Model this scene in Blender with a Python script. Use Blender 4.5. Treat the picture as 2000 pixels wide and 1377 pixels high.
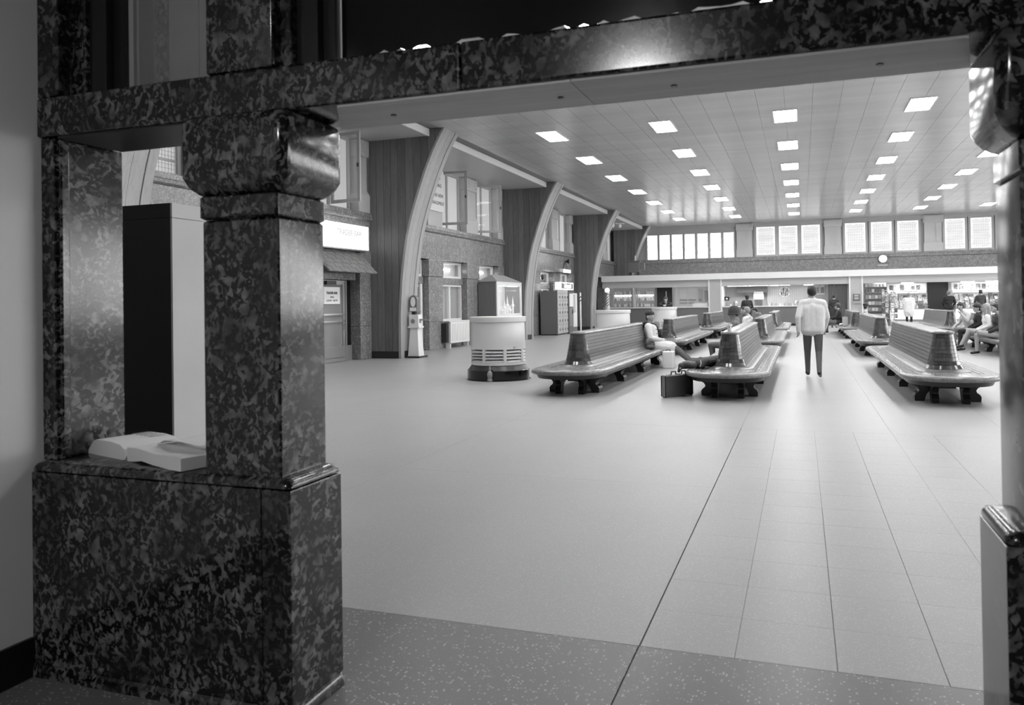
import bpy, bmesh, math, random
import numpy as np
from mathutils import Vector, Matrix
random.seed(7)
for o in list(bpy.data.objects): bpy.data.objects.remove(o)
S = bpy.context.scene
C = S.collection
PI = math.pi

# ------------------------------------------------------------------ camera
cam = bpy.data.cameras.new('camera')
F, CX, CY = 1566.9, 1004.55, 576.75
cam.sensor_fit = 'HORIZONTAL'; cam.sensor_width = 36.0
cam.lens = F / 2000 * 36.0
cam.shift_x = -(CX - 1000) / 2000
cam.shift_y = (CY - 688.5) / 2000
cam.clip_start = 0.05; cam.clip_end = 200
cam.dof.use_dof = True; cam.dof.focus_distance = 20.0; cam.dof.aperture_fstop = 5.0
camo = bpy.data.objects.new('camera', cam); C.objects.link(camo); S.camera = camo
def cam_rot(yaw, pitch, roll):
    cy, sy = math.cos(yaw), math.sin(yaw)
    R0 = Matrix(((cy, sy, 0), (0, 0, 1), (-sy, cy, 0)))
    cp, sp = math.cos(pitch), math.sin(pitch)
    R1 = Matrix(((1, 0, 0), (0, cp, -sp), (0, sp, cp)))
    cr, sr = math.cos(roll), math.sin(roll)
    R2 = Matrix(((cr, sr, 0), (-sr, cr, 0), (0, 0, 1)))
    return R2 @ R1 @ R0
R = cam_rot(0.343754, 0.0099632, -0.0145948)
camo.matrix_world = Matrix.Translation((0, 0, 1.5)) @ Matrix((R[0], R[1], -R[2])).transposed().to_4x4()

# ------------------------------------------------------------------ world, exposure
W = bpy.data.worlds.new('world'); S.world = W; W.use_nodes = True
W.node_tree.nodes['Background'].inputs[0].default_value = (0.8, 0.8, 0.8, 1)
W.node_tree.nodes['Background'].inputs[1].default_value = 0.25
S.view_settings.view_transform = 'Standard'; S.view_settings.look = 'None'
S.view_settings.gamma = 1.0; S.view_settings.use_curve_mapping = False
S.view_settings.exposure = 0.0
LAMP = 33.0       # ceiling light panels
WINDOW = 1.5      # daylight through the frosted panes

# ------------------------------------------------------------------ materials
MATS = {}
def mat(name, v=.5, rough=.5, metal=0., spec=.5, emit=0., trans=0., coat=0.):
    if name in MATS: return MATS[name]
    m = bpy.data.materials.new(name); m.use_nodes = True; MATS[name] = m
    b = m.node_tree.nodes['Principled BSDF']
    b.inputs['Base Color'].default_value = (v, v, v, 1); b.inputs['Roughness'].default_value = rough
    b.inputs['Metallic'].default_value = metal; b.inputs['Specular IOR Level'].default_value = spec
    b.inputs['Coat Weight'].default_value = coat
    if emit:
        b.inputs['Emission Color'].default_value = (1, 1, 1, 1); b.inputs['Emission Strength'].default_value = emit
    b.inputs['Transmission Weight'].default_value = trans
    return m
class NT:
    def __init__(s, m): s.m = m; s.t = m.node_tree; s.b = s.t.nodes['Principled BSDF']
    def n(s, typ, **k):
        nd = s.t.nodes.new(typ)
        for a, v in k.items():
            if a.startswith('i_'):
                a = a[2:]; a = int(a) if a.isdigit() else a
                if isinstance(v, bpy.types.NodeSocket): s.t.links.new(v, nd.inputs[a])
                else: nd.inputs[a].default_value = v
            else: setattr(nd, a, v)
        return nd
    def math(s, op, a, b=0., clamp=False):
        nd = s.t.nodes.new('ShaderNodeMath'); nd.operation = op; nd.use_clamp = clamp
        for i, v in enumerate((a, b)):
            if isinstance(v, bpy.types.NodeSocket): s.t.links.new(v, nd.inputs[i])
            else: nd.inputs[i].default_value = v
        return nd.outputs[0]
    def pos(s): return s.n('ShaderNodeNewGeometry').outputs['Position']
    def mapping(s, v, scale):
        return s.n('ShaderNodeMapping', i_Vector=v, i_Scale=scale).outputs[0]
    def noise(s, v, scale, detail=2., rough=.5, dist=0.):
        return s.n('ShaderNodeTexNoise', i_Vector=v, i_Scale=scale, i_Detail=detail, i_Roughness=rough, i_Distortion=dist).outputs[0]
    def ramp(s, fac, pts, interp='LINEAR'):
        nd = s.n('ShaderNodeValToRGB', i_Fac=fac); cr = nd.color_ramp; cr.interpolation = interp
        while len(cr.elements) < len(pts): cr.elements.new(.5)
        for e, (p, v) in zip(cr.elements, pts): e.position = p; e.color = (v, v, v, 1)
        return nd.outputs[0]
    def mix(s, f, a, b):
        nd = s.n('ShaderNodeMix'); nd.data_type = 'FLOAT'
        for i, v in ((0, f), (2, a), (3, b)):
            if isinstance(v, bpy.types.NodeSocket): s.t.links.new(v, nd.inputs[i])
            else: nd.inputs[i].default_value = v
        return nd.outputs[0]
    def color(s, v): s.t.links.new(v, s.b.inputs['Base Color'])
    def rough(s, v): s.t.links.new(v, s.b.inputs['Roughness'])
    def bump(s, h, strength=.3, dist=.01):
        bn = s.n('ShaderNodeBump', i_Height=h, i_Strength=strength, i_Distance=dist)
        s.t.links.new(bn.outputs[0], s.b.inputs['Normal'])

def marble(name, dark, light, scale=1., rough=.17):
    m = mat(name, dark, rough, spec=.5); t = NT(m)
    p = t.pos()
    wn = t.n('ShaderNodeTexNoise', i_Vector=p, i_Scale=9. * scale, i_Detail=3.)
    w = t.n('ShaderNodeVectorMath', operation='MULTIPLY_ADD', i_0=wn.outputs['Color'], i_1=(.075 / scale,) * 3, i_2=p).outputs[0]
    w = t.n('ShaderNodeMapping', i_Vector=w, i_Rotation=(.5, .4, .7), i_Scale=(1., .62, .8)).outputs[0]
    n1 = t.noise(w, 23. * scale, 1.2, .5, .45)
    n2 = t.noise(t.n('ShaderNodeMapping', i_Vector=w, i_Location=(3, 5, 1), i_Rotation=(1.2, .3, 2.)).outputs[0], 44. * scale, 1., .5, .4)
    tone = t.ramp(t.noise(p, 15. * scale, 2.), [(.3, .35), (.65, 1)])
    big = t.math('MULTIPLY', t.ramp(n1, [(.54, 0), (.565, .8), (.68, 1)]), tone)
    small = t.math('MULTIPLY', t.ramp(n2, [(.565, 0), (.59, .75)]), t.ramp(t.noise(p, 11. * scale, 2.), [(.3, 1), (.6, .3)]))
    f = t.math('MAXIMUM', big, small)
    patch = t.ramp(t.noise(p, 3.8 * scale, 3.), [(.36, .25), (.58, 1)])
    f = t.math('MULTIPLY', f, patch)
    f = t.math('ADD', f, t.ramp(t.noise(p, 21. * scale, 4.), [(.45, 0), (.8, .12)]), True)
    t.color(t.mix(f, dark, light))
    return m
marble('marble', .005, .19, 1.5, .15)
marble('marble_hall', .16, .42, 1.5, .2)

def wood(name, a, b, axis='Z', rough=.4, scale=1.):
    m = mat(name, a, rough); t = NT(m); p = t.pos()
    sc = {'X': (1, 14, 14), 'Y': (14, 1, 14), 'Z': (14, 14, 1)}[axis]
    v = t.mapping(p, tuple(q * scale for q in sc))
    n = t.noise(v, 1.6, 5., .6, .6)
    n2 = t.noise(v, 9., 2.)
    f = t.math('ADD', t.math('MULTIPLY', n, .75), t.math('MULTIPLY', n2, .25))
    oi = t.n('ShaderNodeObjectInfo').outputs['Random']
    f = t.math('ADD', f, t.math('MULTIPLY', t.math('SUBTRACT', oi, .5), .28))
    t.color(t.ramp(f, [(.28, a), (.72, b)])); return m
wood('wood_arch', .085, .165, 'Z', .45)
wood('wood_arch_edge', .26, .38, 'Z', .45)
wood('wood_bench_back', .09, .18, 'Y', .3)
wood('wood_bench_seat', .11, .24, 'Y', .25)
wood('wood_case', .10, .15, 'Z', .4)
wood('wood_board', .14, .19, 'Z', .5)
wood('wood_soffit', .42, .58, 'X', .5)

def terrazzo(name, base, chip, scale, amount, rough):
    m = mat(name, base, rough, spec=.22); t = NT(m); p = t.pos()
    v = t.n('ShaderNodeTexVoronoi', i_Vector=p, i_Scale=scale)
    s = t.n('ShaderNodeSeparateColor', i_0=v.outputs['Color'])
    ch = t.math('MULTIPLY', t.ramp(s.outputs[0], [(1 - amount, 0), (1 - amount * .5, 1)]), t.ramp(v.outputs['Distance'], [(.28, 1), (.42, 0)]))
    sp = t.noise(p, scale * 1.7, 2.)
    cl = t.noise(p, 1.3, 4.)
    oi = t.n('ShaderNodeObjectInfo').outputs['Random']
    b = t.math('MULTIPLY', base, t.math('ADD', t.math('ADD', t.math('MULTIPLY', sp, .5), .63), t.math('MULTIPLY', cl, .12)))
    b = t.math('MULTIPLY', b, t.math('ADD', t.math('MULTIPLY', oi, .03), .985))
    t.color(t.mix(ch, b, chip))
    return m
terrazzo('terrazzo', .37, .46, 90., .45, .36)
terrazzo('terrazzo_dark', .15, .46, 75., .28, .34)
mat('joint', .05, .9); mat('joint_soft', .2, .8)

def paint(name, v, rough=.55, var=.06):
    m = mat(name, v, rough); t = NT(m); p = t.pos()
    t.color(t.math('MULTIPLY', v, t.math('ADD', t.math('MULTIPLY', t.noise(p, 2.2, 4.), var * 4), 1 - var * 2))); return m
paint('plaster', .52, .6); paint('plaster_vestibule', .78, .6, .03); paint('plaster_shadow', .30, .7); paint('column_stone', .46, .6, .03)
paint('white_paint', .72, .35, .02); paint('grey_paint', .36, .5, .02); paint('fascia_grey', .42, .5, .02)
paint('panel_dark', .13, .4, .03); paint('kiosk_white', .66, .35, .02); paint('locker_grey', .15, .35, .02)
paint('locker_door', .42, .35, .02); paint('soffit_paint', .42, .4, .03); paint('shingle', .20, .8, .1)
m = mat('ceiling_panel', .40, .22); t = NT(m); p = t.pos()
rip = t.noise(t.mapping(p, (.6, 13., 1.)), 1., 2.)
t.color(t.math('MULTIPLY', .44, t.math('ADD', t.math('MULTIPLY', t.noise(t.mapping(p, (.25, 1.6, 1.)), 1., 4.), .36), .82)))
t.bump(rip, .22, .02)
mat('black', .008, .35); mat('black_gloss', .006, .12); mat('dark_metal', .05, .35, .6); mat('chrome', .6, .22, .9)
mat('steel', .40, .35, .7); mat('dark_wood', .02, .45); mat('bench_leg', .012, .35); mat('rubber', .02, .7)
mat('white', .8, .5); mat('paper', .72, .7); mat('print', .06, .7); mat('print_grey', .25, .7)
mat('lamp', .9, .5, emit=LAMP); mat('lamp_frame', .7, .4); mat('tube', .9, .5, emit=15.); mat('signlit', .9, .5, emit=1.3)
mat('displaylit', .9, .5, emit=.9)
m = mat('window_glass', .6, .4, emit=WINDOW); t = NT(m); p = t.pos()
e = t.math('MULTIPLY', WINDOW, t.math('ADD', t.math('MULTIPLY', t.noise(t.mapping(p, (1, 1, 5.)), 1.4, 2.), .5), .72))
t.t.links.new(e, t.b.inputs['Emission Strength'])
m = mat('window_leaded', .12, .4, emit=.8); t = NT(m); p = t.pos()
e = t.math('MULTIPLY', .84, t.math('ADD', t.math('MULTIPLY', t.noise(t.mapping(p, (.6, 1, 4.)), 1.2, 2.), .45), .72))
t.t.links.new(e, t.b.inputs['Emission Strength'])
mat('window_border', .3, .4, emit=1.0)
mat('sidewindow', .4, .4, emit=.3)
m = mat('glass', .9, .03); m.node_tree.nodes['Principled BSDF'].inputs['Alpha'].default_value = .13
for nm, v, r in (('skin', .34, .5), ('skin_dark', .20, .5), ('coat_light', .62, .8), ('coat_grey', .16, .8), ('coat_dark', .03, .8), ('coat_black', .012, .8),
                 ('trousers', .10, .8), ('trousers_mid', .20, .8), ('trousers_light', .34, .8), ('hair_dark', .02, .45), ('hair_light', .24, .5),
                 ('hat_dark', .045, .9), ('shoe', .015, .3), ('shirt_white', .68, .7), ('sweater_light', .52, .8), ('scarf', .01, .9), ('leather', .05, .35), ('canvas', .11, .8), ('parka', .06, .75)):
    mm = mat(nm, v, r); tt = NT(mm)
    if nm not in ('skin', 'skin_dark', 'shoe'):
        pp = tt.pos(); tt.color(tt.math('MULTIPLY', v, tt.math('ADD', tt.math('MULTIPLY', tt.noise(pp, 16., 3.), .24), .88)))
        tt.bump(tt.noise(pp, 14., 2.), .15, .01)

# ------------------------------------------------------------------ mesh helpers
class MB:
    def __init__(s): s.v = []; s.f = []
    def add(s, vs, fs):
        o = len(s.v); s.v += [tuple(q) for q in vs]; s.f += [tuple(i + o for i in f) for f in fs]; return s
    def box(s, x0, x1, y0, y1, z0, z1):
        return s.add([(x0,y0,z0),(x1,y0,z0),(x1,y1,z0),(x0,y1,z0),(x0,y0,z1),(x1,y0,z1),(x1,y1,z1),(x0,y1,z1)],
                     [(0,3,2,1),(4,5,6,7),(0,1,5,4),(1,2,6,5),(2,3,7,6),(3,0,4,7)])
    def bbox(s, x0, x1, y0, y1, z0, z1, r=.02, seg=3):
        bm = bmesh.new(); bmesh.ops.create_cube(bm, size=1)
        bmesh.ops.scale(bm, vec=(x1-x0, y1-y0, z1-z0), verts=bm.verts)
        bmesh.ops.translate(bm, vec=((x0+x1)/2, (y0+y1)/2, (z0+z1)/2), verts=bm.verts)
        bmesh.ops.bevel(bm, geom=bm.edges[:], offset=r, segments=seg, affect='EDGES', profile=.5)
        bm.verts.index_update(); s.add([v.co[:] for v in bm.verts], [[v.index for v in f.verts] for f in bm.faces]); bm.free(); return s
    def prism(s, pts, a, b, axis='Y'):
        def P(u, w, k):
            return {'Y': (u, k, w), 'X': (k, u, w), 'Z': (u, w, k)}[axis]
        n = len(pts)
        vs = [P(u, w, a) for u, w in pts] + [P(u, w, b) for u, w in pts]
        fs = [tuple(range(n)), tuple(range(2*n-1, n-1, -1))] + [(i, i+n, (i+1) % n + n, (i+1) % n) for i in range(n)]
        return s.add(vs, fs)
    def lathe(s, prof, c=(0,0,0), n=32, a0=0., a1=2*PI, cap=True):
        full = abs(a1-a0-2*PI) < 1e-6; m = n if full else n+1; vs = []; fs = []
        for r, z in prof:
            for i in range(m):
                a = a0 + (a1-a0)*i/n; vs.append((c[0]+r*math.cos(a), c[1]+r*math.sin(a), c[2]+z))
        for j in range(len(prof)-1):
            for i in range(n):
                k = (i+1) % m; fs.append((j*m+i, j*m+k, (j+1)*m+k, (j+1)*m+i))
        if cap and full:
            fs.append(tuple(reversed(range(m)))); fs.append(tuple((len(prof)-1)*m+i for i in range(m)))
        return s.add(vs, fs)
    def tube(s, pts, rad, n=8):
        pts = [Vector(q) for q in pts]; rad = rad if isinstance(rad, (list, tuple)) else [rad]*len(pts)
        vs = []; fs = []; up = Vector((0,0,1))
        for i, q in enumerate(pts):
            d = (pts[min(i+1, len(pts)-1)] - pts[max(i-1, 0)]).normalized()
            u = d.cross(up)
            if u.length < 1e-3: u = d.cross(Vector((1,0,0)))
            u.normalize(); w = d.cross(u)
            for k in range(n):
                a = 2*PI*k/n; vs.append(q + (u*math.cos(a) + w*math.sin(a))*rad[i])
        for i in range(len(pts)-1):
            for k in range(n): fs.append((i*n+k, i*n+(k+1) % n, (i+1)*n+(k+1) % n, (i+1)*n+k))
        fs.append(tuple(reversed(range(n)))); fs.append(tuple((len(pts)-1)*n+k for k in range(n)))
        return s.add(vs, fs)
    def ball(s, c, r, n=12, m=8):
        r = r if isinstance(r, (list, tuple)) else (r, r, r); vs = [(c[0], c[1], c[2]-r[2])]; fs = []
        for j in range(1, m):
            t_ = -PI/2 + PI*j/m
            for i in range(n):
                a = 2*PI*i/n; vs.append((c[0]+r[0]*math.cos(t_)*math.cos(a), c[1]+r[1]*math.cos(t_)*math.sin(a), c[2]+r[2]*math.sin(t_)))
        vs.append((c[0], c[1], c[2]+r[2]))
        for i in range(n): fs.append((0, 1+(i+1) % n, 1+i)); fs.append((len(vs)-1, 1+(m-2)*n+i, 1+(m-2)*n+(i+1) % n))
        for j in range(m-2):
            for i in range(n): fs.append((1+j*n+i, 1+j*n+(i+1) % n, 1+(j+1)*n+(i+1) % n, 1+(j+1)*n+i))
        return s.add(vs, fs)
    def rings(s, rings, close=True, caps=True):
        n = len(rings[0]); vs = [q for r in rings for q in r]; fs = []
        for j in range(len(rings)-1):
            for i in range(n if close else n-1):
                k = (i+1) % n; fs.append((j*n+i, j*n+k, (j+1)*n+k, (j+1)*n+i))
        if caps: fs.append(tuple(reversed(range(n)))); fs.append(tuple((len(rings)-1)*n+i for i in range(n)))
        return s.add(vs, fs)
    def xform(s, M): s.v = [tuple(M @ Vector(q)) for q in s.v]; return s
def mesh_of(name, mb, m, smooth=False, origin=(0,0,0), ang=35):
    me = bpy.data.meshes.new(name)
    me.from_pydata([(x-origin[0], y-origin[1], z-origin[2]) for x, y, z in mb.v], [], mb.f)
    bm = bmesh.new(); bm.from_mesh(me); bmesh.ops.recalc_face_normals(bm, faces=bm.faces); bm.to_mesh(me); bm.free()
    me.materials.append(MATS[m] if isinstance(m, str) else m)
    if smooth:
        me.polygons.foreach_set('use_smooth', [True]*len(me.polygons)); me.set_sharp_from_angle(angle=math.radians(ang))
    return me
def link(name, me, parent=None, loc=(0,0,0)):
    o = bpy.data.objects.new(name, me); C.objects.link(o); o.location = loc
    if parent: o.parent = parent
    return o
def wloc(o):
    p_ = Vector((0,0,0))
    while o: p_ += o.location; o = o.parent
    return p_
def part(name, mb, m, parent, smooth=False, ang=35):      # verts in world coordinates (parents are never rotated while building)
    return link(name, mesh_of(name, mb, m, smooth, wloc(parent), ang), parent)
def tag(o, label, cat, group=None):
    o['label'] = label; o['category'] = cat
    if group: o['group'] = group
    return o
def thing(name, label, cat, loc=(0,0,0), group=None):
    o = bpy.data.objects.new(name, None); C.objects.link(o); o.location = loc; o.empty_display_size = .1
    return tag(o, label, cat, group)
def single(name, label, cat, mb, m, group=None, smooth=False):
    xs = [q[0] for q in mb.v]; ys = [q[1] for q in mb.v]; zs = [q[2] for q in mb.v]
    org = ((min(xs)+max(xs))/2, (min(ys)+max(ys))/2, min(zs))
    return tag(link(name, mesh_of(name, mb, m, smooth, org), None, org), label, cat, group)
def struct(name, mb, m, parent=None, smooth=False):
    o = link(name, mesh_of(name, mb, m, smooth, wloc(parent) if parent else (0,0,0)), parent)
    if not parent: o['kind'] = 'structure'
    return o
def copy_tree(o, parent=None):
    c = o.copy(); C.objects.link(c); c.parent = parent
    for ch in list(o.children): copy_tree(ch, c)
    return c
def text(body, size, m, parent, loc, rot, name='lettering', align='CENTER', extrude=.002, bold=0., shear=0.):
    cu = bpy.data.curves.new(name, 'FONT'); cu.body = body; cu.size = size; cu.align_x = align; cu.align_y = 'CENTER'
    cu.extrude = extrude; cu.offset = bold; cu.shear = shear; cu.resolution_u = 3
    tmp = bpy.data.objects.new('tmp', cu); C.objects.link(tmp)
    dg = bpy.context.evaluated_depsgraph_get(); dg.update()
    me = bpy.data.meshes.new_from_object(tmp.evaluated_get(dg)); bpy.data.objects.remove(tmp)
    me.name = name; me.materials.clear(); me.materials.append(MATS[m])
    o = bpy.data.objects.new(name, me); C.objects.link(o); o.parent = parent
    o.location = Vector(loc) - (wloc(parent) if parent else Vector()); o.rotation_euler = rot
    return o
ROT_FRONT = (PI/2, 0, 0)          # faces -Y
ROT_RIGHT = (PI/2, 0, PI/2)       # faces +X

H = 6.35                          # main ceiling
XW = -11.5                        # left wall face
YE = 52.5                         # end wall face
XR = 14.0                         # right wall

# ================================================================== FLOOR
floor = struct('floor', MB().box(-12.2, XR+.3, -4.2, YE+.3, -.12, -.012), 'joint')
def slab(x0, x1, y0, y1, m, g=.0025, gl=None):
    gl = g if gl is None else gl
    w, d = x1-x0-g-gl, y1-y0-2*g
    key = ('slab', round(w, 3), round(d, 3), m)
    if key not in CACHE: CACHE[key] = mesh_of('floor_tile', MB().box(-w/2, w/2, -d/2, d/2, -.012, 0), m)
    return link('floor_tile', CACHE[key], floor, ((x0+gl+x1-g)/2, (y0+y1)/2, 0))
CACHE = {}
TX, TY = .402, .4457
for i in range(5):
    x0 = -.693 + i*TX
    for j in range(14):
        slab(x0, x0+TX, 3.48+j*TY, 3.48+(j+1)*TY, 'terrazzo', .0007, (.006, .001, .0022 if j < 6 else .001, .0022, .001)[i])
xs = [-11.97, -9.15, -6.335, -3.52, -.693]
for a, b in zip(xs, xs[1:]):
    for j in range(2): slab(a, b, 3.48+j*3.12, 3.48+(j+1)*3.12, 'terrazzo', .0012)
xs2 = [1.317, 4.13, 6.95, 9.77, XR]
for a, b in zip(xs2, xs2[1:]):
    for j in range(2): slab(a, b, 3.48+j*3.12, 3.48+(j+1)*3.12, 'terrazzo', .0012)
for a, b in zip(xs + [.912, 2.12, 4.94, 7.75, 10.57], (xs + [.912, 2.12, 4.94, 7.75, 10.57, XR])[1:]):
    y = 9.72
    while y < YE:
        y1 = min(y+3.12, YE+.2); slab(a, b, y, y1, 'terrazzo', .0012); y = y1
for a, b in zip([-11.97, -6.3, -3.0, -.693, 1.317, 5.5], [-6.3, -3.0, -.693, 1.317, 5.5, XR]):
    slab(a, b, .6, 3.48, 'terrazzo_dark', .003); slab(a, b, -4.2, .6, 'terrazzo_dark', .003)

# ================================================================== CEILING
ceiling = struct('ceiling', MB().box(-12.2, XR+.3, 2.84, YE+.3, H+.012, H+.3), 'joint_soft')
x = -.31 - .642*14
LY = [22.34 + 4.2752*k for k in range(-3, 7)]; LX = [-6.741 + 3.209*k for k in range(6)]
ysplit = [2.9, 14.0, 27.0, 40.0, YE]
while x < XR - .3:
    x1 = min(x+.642, XR)
    if x >= -9.7:
        w = x1-x-.006
        for a, b in zip(ysplit, ysplit[1:]):
            key = ('cp', round(w, 2), a)
            if key not in CACHE: CACHE[key] = mesh_of('ceiling_panel', MB().box(-w/2, w/2, a+.004, b-.004, 0, .012), 'ceiling_panel')
            link('ceiling_panel', CACHE[key], ceiling, ((x+x1)/2, 0, H))
    x = x1
# lower soffit along the side wall
struct('trim_1', MB().box(-12.0, -9.64, 2.9, YE, 6.16, H+.01), 'soffit_paint')
struct('trim_2', MB().box(-9.64, -9.60, 2.9, YE, 6.15, H-.001), 'white_paint')
# ceiling lights
proto = None
for j, y in enumerate(LY):
    for i, xx in enumerate(LX):
        if proto is None:
            proto = thing('ceiling_light', 'bright white rectangular light panel set in the hall ceiling', 'light', (xx, y, H), 'ceiling lights in rows')
            fr = MB()
            for a in ((-.31, -.283, -.73, .73), (.283, .31, -.73, .73), (-.283, .283, -.73, -.703), (-.283, .283, .703, .73)): fr.box(a[0], a[1], a[2], a[3], -.022, 0)
            link('frame', mesh_of('frame', fr, 'lamp_frame'), proto)
            link('diffuser', mesh_of('diffuser', MB().box(-.283, .283, -.703, .703, -.014, -.002), 'lamp'), proto)
        else:
            o = copy_tree(proto); o.location = (xx, y, H)

# ================================================================== ARCHES
PROF = [(0, -10.58), (1.2, -10.57), (2.14, -10.51), (2.76, -10.43), (3.38, -10.33), (3.81, -10.225), (4.2, -10.105), (4.52, -9.995), (4.9, -9.86), (5.2, -9.745), (5.5, -9.615), (5.75, -9.5), (6.0, -9.365), (6.2, -9.25), (H, -9.155)]
def px(z):
    for (z0, x0), (z1, x1) in zip(PROF, PROF[1:]):
        if z <= z1: return x0 + (x1-x0)*(z-z0)/(z1-z0)
    return PROF[-1][1]
def pz(x):           # height where the curve reaches x
    for (z0, x0), (z1, x1) in zip(PROF, PROF[1:]):
        if x <= x1: return z0 + (z1-z0)*(x-x0)/(x1-x0)
    return H
def arch(ya, th, label):
    t = thing('arch_rib', label, 'arch', (XW, ya, 0), 'curved timber ribs along the side wall')
    core = MB()
    pts = [(XW, 0)] + [(xx-.03, z) for z, xx in PROF] + [(XW, H-.002)]
    core.prism([(u, w) for u, w in pts], ya+.03, ya+th-.03, 'Y'); part('core', core, 'wood_arch', t)
    bx = [-11.5, -11.28, -11.05, -10.82, -10.60, -10.36, -10.12, -9.88, -9.64, -9.42]
    bx.append(-9.17)
    for a, b in zip(bx, bx[1:]):
        for side in (0, 1):
            n = 5; us = [a+.004 + (b-a-.008)*k/n for k in range(n+1)]
            bot = [(u, .2 if u < -10.585 else pz(u)) for u in us]
            if min(w for u, w in bot) > H-.03: continue
            poly = bot + [(us[-1], H), (us[0], H)]
            y0, y1 = (ya, ya+.03) if not side else (ya+th-.03, ya+th)
            part('board', MB().prism(poly, y0, y1, 'Y'), 'wood_arch', t)
    part('plinth', MB().box(-11.49, -10.575, ya-.012, ya+th+.012, 0, .2), 'dark_wood', t)
    def strip(y0, y1, proud):
        rg = []
        for z, xx in PROF:
            rg.append([(xx-.05, y0, z), (xx+proud, y0, z), (xx+proud, y1, z), (xx-.05, y1, z)])
        return MB().rings(rg)
    for (y0, y1, pr, nm) in ((ya-.014, ya+th*.20, .02, 'edge_trim'), (ya+th*.20+.006, ya+th*.49, .0, 'edge_board'), (ya+th*.49+.006, ya+th*.80, .0, 'edge_board'), (ya+th*.80+.006, ya+th+.014, .02, 'edge_trim')):
        part(nm, strip(y0, y1, pr), 'wood_arch_edge', t, True, 30)
    return t
arch(9.7, .95, 'curved timber rib seen past the book through the side opening')
arch(20.05, .95, 'curved timber rib with the weighing machine at its foot')
arch(30.85, .95, 'curved timber rib behind the lit display case')
arch(41.65, .95, 'curved timber rib between the lockers and the barber shop')
arch(51.5, .95, 'curved timber rib standing against the end wall')

# ================================================================== LEFT WALL
wl = struct('wall_left', MB().box(-12.2, XW-.02, 2.84, YE+.3, 3.0, 3.87), 'marble_hall')
struct('trim_3', MB().prism([(XW-.05, 3.87), (XW+.04, 3.875), (XW+.085, 3.91), (XW+.09, 3.97), (XW+.06, 4.0), (XW+.06, 4.10), (XW-.4, 4.10), (XW-.4, 3.87)], 2.9, YE, 'Y'), 'marble_hall', None, True)
# face slabs of the marble spandrel
y = 2.9
while y < YE-.1:
    y1 = min(y+1.6, YE); part('marble_panel', MB().box(XW-.02, XW, y+.003, y1-.003, 3.0, 3.868), 'marble_hall', wl); y = y1
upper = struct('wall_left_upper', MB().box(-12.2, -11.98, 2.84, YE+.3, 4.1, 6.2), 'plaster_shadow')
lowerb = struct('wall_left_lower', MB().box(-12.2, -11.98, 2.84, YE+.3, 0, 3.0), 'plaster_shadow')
PIL = []
for k, ya in enumerate((-1.55, 9.25, 20.05, 30.85, 41.65)):
    for dy in (3.75, 6.97, 10.2):
        PIL.append((ya+dy, min(ya+dy+1.12, ya+10.8), k))
CLAB = {19: 'pale stone column with carved cap above the bar sign', 23: 'pale stone column carrying the white notice board', 27: 'pale stone column between the two open casement sashes', 30: 'pale stone column over the lit display case',
        37: 'pale stone column above the lockers', 41: 'pale stone column above the white post'}
PLAB = {19: 'speckled marble pilaster between the bar door and the timber rib', 23: 'speckled marble pilaster between the glazed door and the radiator', 27: 'speckled marble pilaster between the radiator and the display case', 30: 'speckled marble pilaster behind the lit display case',
        34: 'speckled marble pilaster beside the lockers and the timber rib', 37: 'speckled marble pilaster behind the small lit sign', 41: 'speckled marble pilaster behind the white post'}
def column(y0, y1):
    t = thing('stone_column', CLAB.get(int(y0), 'pale stone column with carved cap between upper side windows'), 'column', (XW, (y0+y1)/2, 4.1), 'stone columns between the upper side windows')
    part('base', MB().bbox(-11.95, XW+.02, y0, y1, 4.1, 4.62, .02), 'column_stone', t)
    b = MB().box(-11.95, XW-.01, y0+.02, y1-.02, 4.62, 4.67); b.box(-11.95, XW-.03, y0+.04, y1-.04, 4.67, 4.72); part('moulding', b, 'column_stone', t)
    part('shaft', MB().box(-11.95, XW-.05, y0+.06, y1-.06, 4.72, 5.68), 'column_stone', t)
    part('cap', MB().bbox(-11.95, XW+.02, y0+.01, y1-.01, 5.68, 6.155, .04), 'column_stone', t)
    cv = MB(); rnd = random.Random(3)
    for q in range(16):
        yy = y0+.1+rnd.random()*.25 if q % 2 else y1-.1-rnd.random()*.25; zz = 5.78+rnd.random()*.3
        cv.ball((XW+.02, yy, zz), (.018, .03, .025), 6, 4)
    part('carving', cv, 'column_stone', t, True)
    return t
def pilaster(y0, y1):
    t = thing('marble_pilaster', PLAB.get(int(y0), 'speckled marble pilaster with square cap along the side wall'), 'pilaster', (XW, (y0+y1)/2, 0), 'marble pilasters along the side wall')
    part('shaft', MB().bbox(-11.95, XW+.005, y0+.02, y1-.02, 0, 2.42, .015), 'marble_hall', t)
    part('cap', MB().bbox(-11.95, XW+.04, y0-.01, y1-.004, 2.42, 2.998, .03), 'marble_hall', t)
    part('joint_band', MB().box(-11.95, XW+.01, y0+.015, y1-.015, .92, .935), 'joint', t)
    return t
for (y0, y1, k) in PIL:
    if y1 < 8.5: continue
    if y0 > 51: continue
    column(y0, min(y1, 51.5)); pilaster(y0, min(y1, 51.5))
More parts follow.
